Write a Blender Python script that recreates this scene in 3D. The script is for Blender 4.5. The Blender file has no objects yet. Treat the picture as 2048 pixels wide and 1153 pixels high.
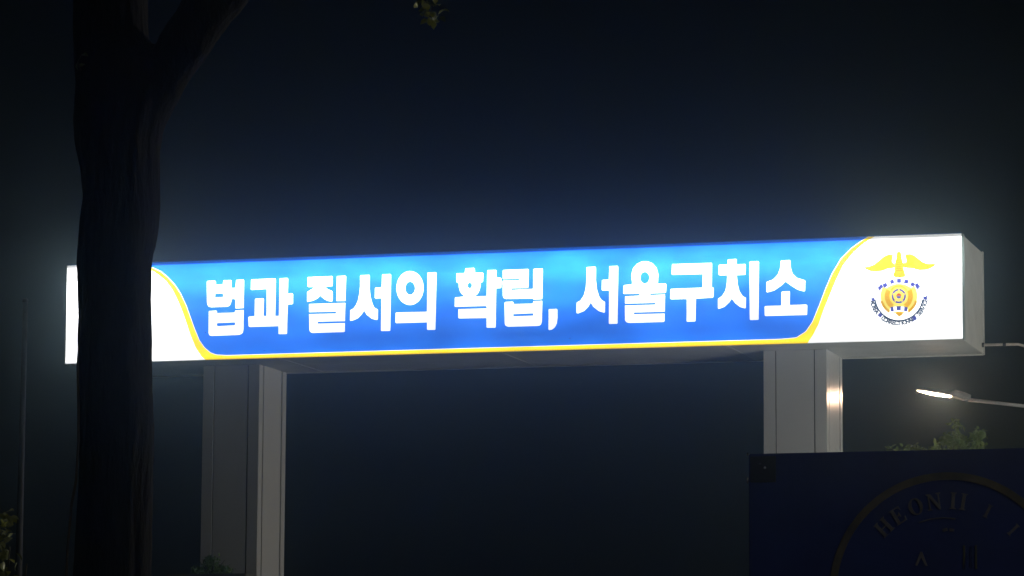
import bpy, bmesh, math, random
from mathutils import Vector, Matrix, noise

scene = bpy.context.scene
COL = scene.collection
rnd = random.Random(7)
HAZE_DENSITY, HAZE_ANISO = 0.0026, 0.968
SKY_STRENGTH = 0.00013
LAMP_VISIBLE, ROAD_FILL, GLOBE_FILL, FLOOD_FILL = 220.0, 720.0, 3700.0, 430.0  # road, globe and flood strengths belong to added, unseen lamps

# ------------------------------------------------------------------ camera
cam_d = bpy.data.cameras.new('camera')
cam_d.sensor_width = 36.0
cam_d.lens = 122.5
cam_d.clip_start = 0.2
cam_d.clip_end = 3000
cam = bpy.data.objects.new('camera', cam_d)
cam.matrix_world = (Matrix.Translation((0, 0, 1.6)) @ Matrix.Rotation(math.radians(90) + 0.1309, 4, 'X')
                    @ Matrix.Rotation(0.0049, 4, 'Z'))
COL.objects.link(cam)
scene.camera = cam

# ------------------------------------------------------------------ night sky, added moonlight, exposure
world = bpy.data.worlds.new('World')
scene.world = world
world.use_nodes = True
wn = world.node_tree.nodes
sky = wn.new('ShaderNodeTexSky')
sky.sky_type = 'NISHITA'
sky.sun_disc = False
sky.sun_elevation = math.radians(28)
sky.sun_rotation = math.radians(150)
world.node_tree.links.new(sky.outputs[0], wn['Background'].inputs['Color'])
wn['Background'].inputs['Strength'].default_value = SKY_STRENGTH
moon_fill_d = bpy.data.lights.new('moon_fill', 'SUN')  # weak moonlight added to keep the trunk visible
moon_fill_d.energy = 0.004
moon_fill_d.angle = math.radians(0.5)
moon_fill_d.color = (0.8, 0.88, 1.0)
moon_fill = bpy.data.objects.new('moon_fill', moon_fill_d)
moon_fill.rotation_euler = (math.radians(62), 0, math.radians(-150 + 180))
COL.objects.link(moon_fill)
vs = scene.view_settings
vs.view_transform = 'Standard'
vs.look = 'None'
vs.exposure = 0.0
vs.gamma = 1.0
vs.use_curve_mapping = False
scene.cycles.use_denoising = True
scene.cycles.volume_bounces = 2
scene.cycles.max_bounces = 8
scene.cycles.caustics_reflective = False
scene.cycles.sample_clamp_indirect = 4.0

# ------------------------------------------------------------------ helpers
def tag(o, label=None, cat=None, group=None, kind=None):
    if label: o['label'] = label
    if cat: o['category'] = cat
    if group: o['group'] = group
    if kind: o['kind'] = kind
    return o

def empty(name, loc=(0, 0, 0), rz=0.0):
    o = bpy.data.objects.new(name, None)
    o.location = loc
    o.rotation_euler = (0, 0, rz)
    o.empty_display_size = 0.2
    COL.objects.link(o)
    return o

def link_mesh(name, me, mat, parent=None, smooth=False):
    o = bpy.data.objects.new(name, me)
    if mat is not None and not me.materials:
        me.materials.append(mat)
    if smooth:
        for p in me.polygons: p.use_smooth = True
    COL.objects.link(o)
    if parent: o.parent = parent
    return o

def build(name, bm, mat, parent=None, smooth=False, bevel=0.0):
    if bevel:
        bmesh.ops.bevel(bm, geom=[e for e in bm.edges], offset=bevel, segments=2, affect='EDGES', clamp_overlap=True)
    bmesh.ops.recalc_face_normals(bm, faces=bm.faces)
    me = bpy.data.meshes.new(name)
    bm.to_mesh(me)
    bm.free()
    return link_mesh(name, me, mat, parent, smooth)

def add_box(bm, x0, x1, y0, y1, z0, z1):
    v = [bm.verts.new(p) for p in ((x0, y0, z0), (x1, y0, z0), (x1, y1, z0), (x0, y1, z0),
                                   (x0, y0, z1), (x1, y0, z1), (x1, y1, z1), (x0, y1, z1))]
    for f in ((0, 3, 2, 1), (4, 5, 6, 7), (0, 1, 5, 4), (1, 2, 6, 5), (2, 3, 7, 6), (3, 0, 4, 7)):
        bm.faces.new([v[i] for i in f])

def box(name, dims, mat, parent=None, bevel=0.0):
    bm = bmesh.new()
    add_box(bm, *dims)
    return build(name, bm, mat, parent, bevel=bevel)

def add_tube(bm, pts, radii, seg=12, wob=0.0, seed=0.0):
    rings = []
    n = len(pts)
    for i, p in enumerate(pts):
        p = Vector(p)
        t = (Vector(pts[min(i + 1, n - 1)]) - Vector(pts[max(i - 1, 0)])).normalized()
        ref = Vector((0, 1, 0)) if abs(t.y) < 0.9 else Vector((1, 0, 0))
        u = t.cross(ref).normalized()
        w = t.cross(u).normalized()
        ring = []
        for k in range(seg):
            a = 2 * math.pi * k / seg
            r = radii[i]
            if wob:
                r *= 1 + wob * noise.noise(Vector((math.cos(a) * 1.7 + seed, math.sin(a) * 1.7, p.z * 1.3 + p.x)))
            ring.append(bm.verts.new(p + (u * math.cos(a) + w * math.sin(a)) * r))
        rings.append(ring)
    for a, b in zip(rings, rings[1:]):
        for k in range(seg):
            bm.faces.new((a[k], a[(k + 1) % seg], b[(k + 1) % seg], b[k]))
    bm.faces.new(rings[0][::-1])
    bm.faces.new(rings[-1])

def tube(name, pts, radii, mat, parent=None, seg=12, smooth=True):
    bm = bmesh.new()
    if not hasattr(radii, '__len__'): radii = [radii] * len(pts)
    add_tube(bm, pts, radii, seg)
    return build(name, bm, mat, parent, smooth)

DG = {}
def mesh_from(obj):
    dg = bpy.context.evaluated_depsgraph_get()
    return bpy.data.meshes.new_from_object(obj.evaluated_get(dg))

def flat(name, polys, mat, parent, y, half=0.0015, grow=0.0):
    """a printed / cut-out shape standing in the x-z plane at depth y (holes by even-odd)"""
    cu = bpy.data.curves.new(name, 'CURVE')
    cu.dimensions = '2D'
    cu.fill_mode = 'BOTH'
    cu.extrude = half
    cu.offset = grow
    for poly in polys:
        sp = cu.splines.new('POLY')
        sp.points.add(len(poly) - 1)
        for q, (x, z) in zip(sp.points, poly): q.co = (x, z, 0, 1)
        sp.use_cyclic_u = True
    tmp = bpy.data.objects.new('tmp', cu)
    COL.objects.link(tmp)
    me = mesh_from(tmp)
    bpy.data.objects.remove(tmp)
    bpy.data.curves.remove(cu)
    me.transform(Matrix(((1, 0, 0, 0), (0, 0, -1, y), (0, 1, 0, 0), (0, 0, 0, 1))))
    me.materials.clear()
    me.name = name
    return link_mesh(name, me, mat, parent)

def text_mesh(ch, size):
    cu = bpy.data.curves.new('glyph', 'FONT')
    cu.body = ch
    cu.size = size
    cu.align_x = 'CENTER'
    cu.align_y = 'BOTTOM_BASELINE'
    cu.extrude = 0.001
    cu.resolution_u = 3
    cu.offset = size * 0.045
    tmp = bpy.data.objects.new('tmp', cu)
    COL.objects.link(tmp)
    me = mesh_from(tmp)
    bpy.data.objects.remove(tmp)
    bpy.data.curves.remove(cu)
    return me

def arc_text(name, text, angles, cx, cz, r, size, mat, parent, y, inward=False):
    """letters on a circle; angle 0 = to the right, counter-clockwise; every letter an object"""
    for ch, a in zip(text, angles):
        if ch == ' ': continue
        me = text_mesh(ch, size)
        a = math.radians(a)
        rot = a + math.pi / 2 if inward else a - math.pi / 2
        m = Matrix.Translation((cx + r * math.cos(a), 0, cz + r * math.sin(a))) @ Matrix.Rotation(-rot, 4, 'Y') \
            @ Matrix(((1, 0, 0, 0), (0, 0, -1, y), (0, 1, 0, 0), (0, 0, 0, 1)))
        me.transform(m)
        me.name = name
        me.materials.clear()
        link_mesh(name, me, mat, parent)

# ------------------------------------------------------------------ materials
def new_mat(name):
    m = bpy.data.materials.new(name)
    m.use_nodes = True
    return m, m.node_tree, m.node_tree.nodes['Principled BSDF']

def mat_surface(name, c1, c2, rough=0.6, scale=8.0, bump=0.2, metal=0.0, stretch=(1, 1, 1), spec=0.5, rvar=0.1, bdist=0.02, coat=0.0):
    m, nt, b = new_mat(name)
    L = nt.links
    tc = nt.nodes.new('ShaderNodeTexCoord')
    mp = nt.nodes.new('ShaderNodeMapping')
    mp.inputs['Scale'].default_value = stretch
    L.new(tc.outputs['Object'], mp.inputs['Vector'])
    n = nt.nodes.new('ShaderNodeTexNoise')
    n.inputs['Scale'].default_value = scale
    n.inputs['Detail'].default_value = 6
    n.inputs['Roughness'].default_value = 0.6
    L.new(mp.outputs[0], n.inputs['Vector'])
    mx = nt.nodes.new('ShaderNodeMix')
    mx.data_type = 'RGBA'
    mx.inputs[6].default_value = (*c1, 1)
    mx.inputs[7].default_value = (*c2, 1)
    mr = nt.nodes.new('ShaderNodeMapRange')
    mr.inputs['From Min'].default_value = 0.3
    mr.inputs['From Max'].default_value = 0.7
    L.new(n.outputs['Fac'], mr.inputs['Value'])
    L.new(mr.outputs[0], mx.inputs[0])
    L.new(mx.outputs[2], b.inputs['Base Color'])
    rr = nt.nodes.new('ShaderNodeMapRange')
    rr.inputs['To Min'].default_value = max(0.02, rough - rvar)
    rr.inputs['To Max'].default_value = min(1, rough + rvar)
    L.new(n.outputs['Fac'], rr.inputs['Value'])
    L.new(rr.outputs[0], b.inputs['Roughness'])
    b.inputs['Metallic'].default_value = metal
    b.inputs['Specular IOR Level'].default_value = spec
    b.inputs['Coat Weight'].default_value = coat
    if bump:
        bp = nt.nodes.new('ShaderNodeBump')
        bp.inputs['Strength'].default_value = bump
        bp.inputs['Distance'].default_value = bdist
        L.new(n.outputs['Fac'], bp.inputs['Height'])
        L.new(bp.outputs[0], b.inputs['Normal'])
    return m

def mat_leaf(name, c1, c2):
    m = mat_surface(name, c1, c2, rough=0.45, scale=3.0, bump=0.0)
    b = m.node_tree.nodes['Principled BSDF']
    b.inputs['Subsurface Weight'].default_value = 0.0
    return m

def mat_backlit(name, pigment, gain=1.0, var=0.28, floor=1.0):
    """translucent print in front of rows of fluorescent tubes: emission = pigment x light of the tubes behind.
    The tubes stand in the upper half of the cabinet, so the face is brightest there and falls off to its rims."""
    m, nt, b = new_mat(name)
    L = nt.links
    N = nt.nodes.new
    b.inputs['Base Color'].default_value = (*[min(0.7, c * 0.5) for c in pigment], 1)
    b.inputs['Roughness'].default_value = 0.35
    tc = N('ShaderNodeTexCoord')
    sp = N('ShaderNodeSeparateXYZ')
    L.new(tc.outputs['Object'], sp.inputs[0])
    zn = N('ShaderNodeMath'); zn.operation = 'DIVIDE'; zn.inputs[1].default_value = SIGN_H
    L.new(sp.outputs['Z'], zn.inputs[0])
    # a little irregularity in height so the bands of light are not ruled lines
    n1 = N('ShaderNodeTexNoise'); n1.inputs['Scale'].default_value = 0.9; n1.inputs['Detail'].default_value = 3
    mp = N('ShaderNodeMapping'); mp.inputs['Scale'].default_value = (1.0, 1.0, 1.9)
    L.new(tc.outputs['Object'], mp.inputs['Vector']); L.new(mp.outputs[0], n1.inputs['Vector'])
    rp = N('ShaderNodeValToRGB')
    cr = rp.color_ramp
    cr.interpolation = 'LINEAR'
    stops = BACKLIGHT
    cr.elements[0].position, cr.elements[1].position = stops[0][0], stops[1][0]
    for e, s in zip(cr.elements, stops[:2]): e.color = (s[1] / 4,) * 3 + (1,)
    for s in stops[2:]:
        e = cr.elements.new(s[0]); e.color = (s[1] / 4,) * 3 + (1,)
    L.new(zn.outputs[0], rp.inputs[0])
    # tubes end to end: soft dips where two meet (every 1.2 m)
    wv = N('ShaderNodeMath'); wv.operation = 'SINE'
    ws = N('ShaderNodeMath'); ws.operation = 'MULTIPLY'; ws.inputs[1].default_value = 2 * math.pi / 1.25
    L.new(sp.outputs['X'], ws.inputs[0]); L.new(ws.outputs[0], wv.inputs[0])
    mr = N('ShaderNodeMapRange')
    mr.inputs['From Min'].default_value = 0.3; mr.inputs['From Max'].default_value = 0.7
    mr.inputs['To Min'].default_value = 1 - var; mr.inputs['To Max'].default_value = 1 + var
    mr.clamp = False
    L.new(n1.outputs['Fac'], mr.inputs['Value'])
    wa = N('ShaderNodeMath'); wa.operation = 'MULTIPLY_ADD'; wa.inputs[1].default_value = 0.05
    L.new(wv.outputs[0], wa.inputs[0]); L.new(mr.outputs[0], wa.inputs[2])
    k = N('ShaderNodeMath'); k.operation = 'MULTIPLY'
    L.new(rp.outputs[0], k.inputs[0]); L.new(wa.outputs[0], k.inputs[1])
    g = N('ShaderNodeMath'); g.operation = 'MULTIPLY'; g.inputs[1].default_value = 4.0 * gain
    L.new(k.outputs[0], g.inputs[0])
    b.inputs['Emission Color'].default_value = (*pigment, 1)
    L.new(g.outputs[0], b.inputs['Emission Strength'])
    return m

def mat_lamp(name, colour, strength):
    m, nt, b = new_mat(name)
    b.inputs['Base Color'].default_value = (0.6, 0.6, 0.6, 1)
    b.inputs['Emission Color'].default_value = (*colour, 1)
    b.inputs['Emission Strength'].default_value = strength
    return m

SIGN_W, SIGN_H, SIGN_D = 13.63, 1.5, 1.96
BACKLIGHT = [(0.0, 0.38), (0.008, 0.65), (0.017, 1.2), (0.16, 0.85), (0.38, 1.25), (0.60, 2.3), (0.78, 3.8),
             (0.90, 3.3), (0.966, 2.3), (0.976, 0.45), (1.0, 0.35)]

M = {}
M['ground'] = mat_surface('ground', (0.05, 0.06, 0.03), (0.09, 0.08, 0.05), 0.95, 3, 0.6)
M['asphalt'] = mat_surface('asphalt', (0.04, 0.04, 0.042), (0.065, 0.065, 0.065), 0.85, 30, 0.4)
M['marking'] = mat_surface('road_marking', (0.7, 0.7, 0.66), (0.5, 0.5, 0.47), 0.7, 12, 0.1)
M['kerb'] = mat_surface('kerb_stone', (0.32, 0.31, 0.3), (0.24, 0.23, 0.22), 0.85, 14, 0.3)
M['cladding'] = mat_surface('pale_metal_cladding', (0.60, 0.61, 0.63), (0.56, 0.57, 0.585), 0.24, 1.6, 0.012, metal=0.0, stretch=(1, 1, 0.8), spec=0.6, rvar=0.05)
M['cabinet'] = mat_surface('cabinet_sheet_metal', (0.62, 0.62, 0.60), (0.52, 0.52, 0.50), 0.5, 2.5, 0.05)
M['seam'] = mat_surface('dark_seam', (0.05, 0.05, 0.055), (0.03, 0.03, 0.035), 0.9, 10, 0.0)
M['rim'] = mat_surface('aluminium_rim', (0.62, 0.66, 0.64), (0.5, 0.55, 0.53), 0.35, 5, 0.02)
M['granite'] = mat_surface('dark_granite', (0.09, 0.09, 0.1), (0.16, 0.16, 0.17), 0.7, 40, 0.2)
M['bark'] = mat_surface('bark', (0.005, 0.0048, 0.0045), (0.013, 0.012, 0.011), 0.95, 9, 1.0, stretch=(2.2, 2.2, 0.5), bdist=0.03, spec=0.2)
M['branch'] = mat_surface('branch_bark', (0.06, 0.055, 0.04), (0.1, 0.09, 0.07), 0.9, 20, 0.3)
M['leaf'] = mat_leaf('leaf', (0.08, 0.13, 0.02), (0.14, 0.16, 0.03))
M['leaf_pale'] = mat_leaf('pale_leaf', (0.30, 0.36, 0.05), (0.42, 0.42, 0.09))
M['leaf_shrub'] = mat_leaf('shrub_leaf', (0.28, 0.34, 0.14), (0.46, 0.47, 0.28))
M['leaf_far'] = mat_leaf('far_leaf', (0.09, 0.20, 0.06), (0.17, 0.26, 0.08))
M['navy'] = mat_surface('navy_painted_board', (0.010, 0.024, 0.15), (0.007, 0.017, 0.10), 0.55, 3, 0.05, spec=0.4)
M['board_frame'] = mat_surface('board_frame', (0.008, 0.009, 0.014), (0.013, 0.014, 0.02), 0.6, 8, 0.1)
M['gold'] = mat_surface('dull_gold_print', (0.10, 0.085, 0.045), (0.022, 0.022, 0.026), 0.6, 5, 0.0)
M['grey_print'] = mat_surface('grey_print', (0.13, 0.13, 0.14), (0.03, 0.03, 0.045), 0.6, 9, 0.0)
M['faded_print'] = mat_surface('faded_green_print', (0.07, 0.08, 0.045), (0.025, 0.03, 0.03), 0.6, 9, 0.0)
M['steel'] = mat_surface('galvanised_steel', (0.42, 0.43, 0.44), (0.32, 0.33, 0.34), 0.45, 12, 0.1, metal=0.3)
M['bolt'] = mat_surface('bolt_steel', (0.7, 0.7, 0.72), (0.6, 0.6, 0.62), 0.25, 12, 0.0, metal=0.9)
M['lamp_body'] = mat_surface('lamp_housing_paint', (0.30, 0.31, 0.32), (0.22, 0.23, 0.24), 0.5, 12, 0.05)
M['arm'] = mat_surface('pale_arm_paint', (0.72, 0.73, 0.74), (0.62, 0.63, 0.64), 0.4, 12, 0.03)
M['conduit'] = mat_surface('pvc_conduit', (0.66, 0.63, 0.56), (0.55, 0.53, 0.48), 0.5, 9, 0.03)
M['pole'] = mat_surface('dull_pole_paint', (0.035, 0.037, 0.04), (0.022, 0.023, 0.025), 0.7, 5, 0.1)

M['white_light'] = mat_backlit('backlit_white', (1.0, 1.0, 0.985), 1.6)
M['letter_light'] = mat_backlit('backlit_white_letter', (1.0, 1.0, 0.985), 1.35)
M['blue_light'] = mat_backlit('backlit_blue', (0.019, 0.195, 0.98), 1.0)
M['yellow_light'] = mat_backlit('backlit_yellow', (1.35, 0.92, 0.010), 1.05, 0.12)
M['e_yellow'] = mat_backlit('backlit_emblem_yellow', (1.15, 0.60, 0.008), 0.55, 0.1)
M['e_pale'] = mat_backlit('backlit_emblem_pale_yellow', (1.0, 0.82, 0.13), 0.8, 0.1)
M['e_gold'] = mat_backlit('backlit_emblem_gold', (0.75, 0.40, 0.003), 0.8, 0.1)
M['e_dark'] = mat_backlit('backlit_emblem_dark_gold', (0.30, 0.17, 0.004), 0.8, 0.1)
M['e_blue'] = mat_backlit('backlit_emblem_blue', (0.06, 0.07, 0.42), 0.8, 0.05)
M['e_ink'] = mat_backlit('backlit_emblem_grey_blue', (0.02, 0.04, 0.12), 0.8, 0.05)
M['e_red'] = mat_backlit('backlit_emblem_red', (0.6, 0.07, 0.015), 0.8, 0.05)
M['lip_blue'] = mat_backlit('folded_blue_film', (0.01, 0.10, 0.45), 0.35, 0.05)
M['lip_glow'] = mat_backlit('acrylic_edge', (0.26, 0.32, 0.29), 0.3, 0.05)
M['led_near'] = mat_lamp('lamp_diffuser', (1.0, 0.64, 0.42), LAMP_VISIBLE)
M['globe'] = mat_lamp('added_globe_glass', (1.0, 0.94, 0.80), GLOBE_FILL)
M['flood_fill'] = mat_lamp('fill_light_lens', (1.0, 0.97, 0.88), FLOOD_FILL)
M['led_added'] = mat_lamp('added_lamp_diffuser', (1.0, 0.93, 0.80), ROAD_FILL)

# ------------------------------------------------------------------ ground and road (one sheet to the horizon, rising to the gate)
def ground_z(x, y):
    t = min(1, max(0, (y - 18) / 30))
    t = t * t * (3 - 2 * t)
    return 2.2 * t

def sheet(name, xs, ys, dz, mat, jitter=0.0):
    bm = bmesh.new()
    grid = [[bm.verts.new((x, y, ground_z(x, y) + dz + (jitter * noise.noise(Vector((x * .2, y * .2, 0))) if jitter else 0))) for x in xs] for y in ys]
    for i in range(len(ys) - 1):
        for j in range(len(xs) - 1):
            bm.faces.new((grid[i][j], grid[i][j + 1], grid[i + 1][j + 1], grid[i + 1][j]))
    return build(name, bm, mat, None, True)

ys = [-60, -20, 0, 6, 12, 18] + [18 + 1.5 * i for i in range(1, 21)] + [60, 80, 120, 300, 900]
tag(sheet('ground', [-900, -300, -80, -40, -20, -10, -6, 0, 6, 12, 20, 40, 80, 300, 900], ys, 0, M['ground']), kind='structure')
ys2 = [-20, 0, 6, 12, 18] + [18 + 1.5 * i for i in range(1, 21)] + [60, 80, 110]
tag(sheet('road', [-1.4, 0, 1.5, 3.0, 4.4], ys2, 0.004, M['asphalt']), kind='structure')
for i, (x0, x1) in enumerate(((-1.62, -1.4), (4.4, 4.62))):
    bm = bmesh.new()
    for ya, yb in zip(ys2, ys2[1:]):
        za, zb = ground_z(0, ya), ground_z(0, yb)
        v = [bm.verts.new(p) for p in ((x0, ya, za - .1), (x1, ya, za - .1), (x1, yb, zb - .1), (x0, yb, zb - .1),
                                       (x0, ya, za + .13), (x1, ya, za + .13), (x1, yb, zb + .13), (x0, yb, zb + .13))]
        for f in ((0, 3, 2, 1), (4, 5, 6, 7), (0, 1, 5, 4), (1, 2, 6, 5), (2, 3, 7, 6), (3, 0, 4, 7)):
            bm.faces.new([v[k] for k in f])
    tag(build('kerb', bm, M['kerb']), kind='structure')

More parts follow.
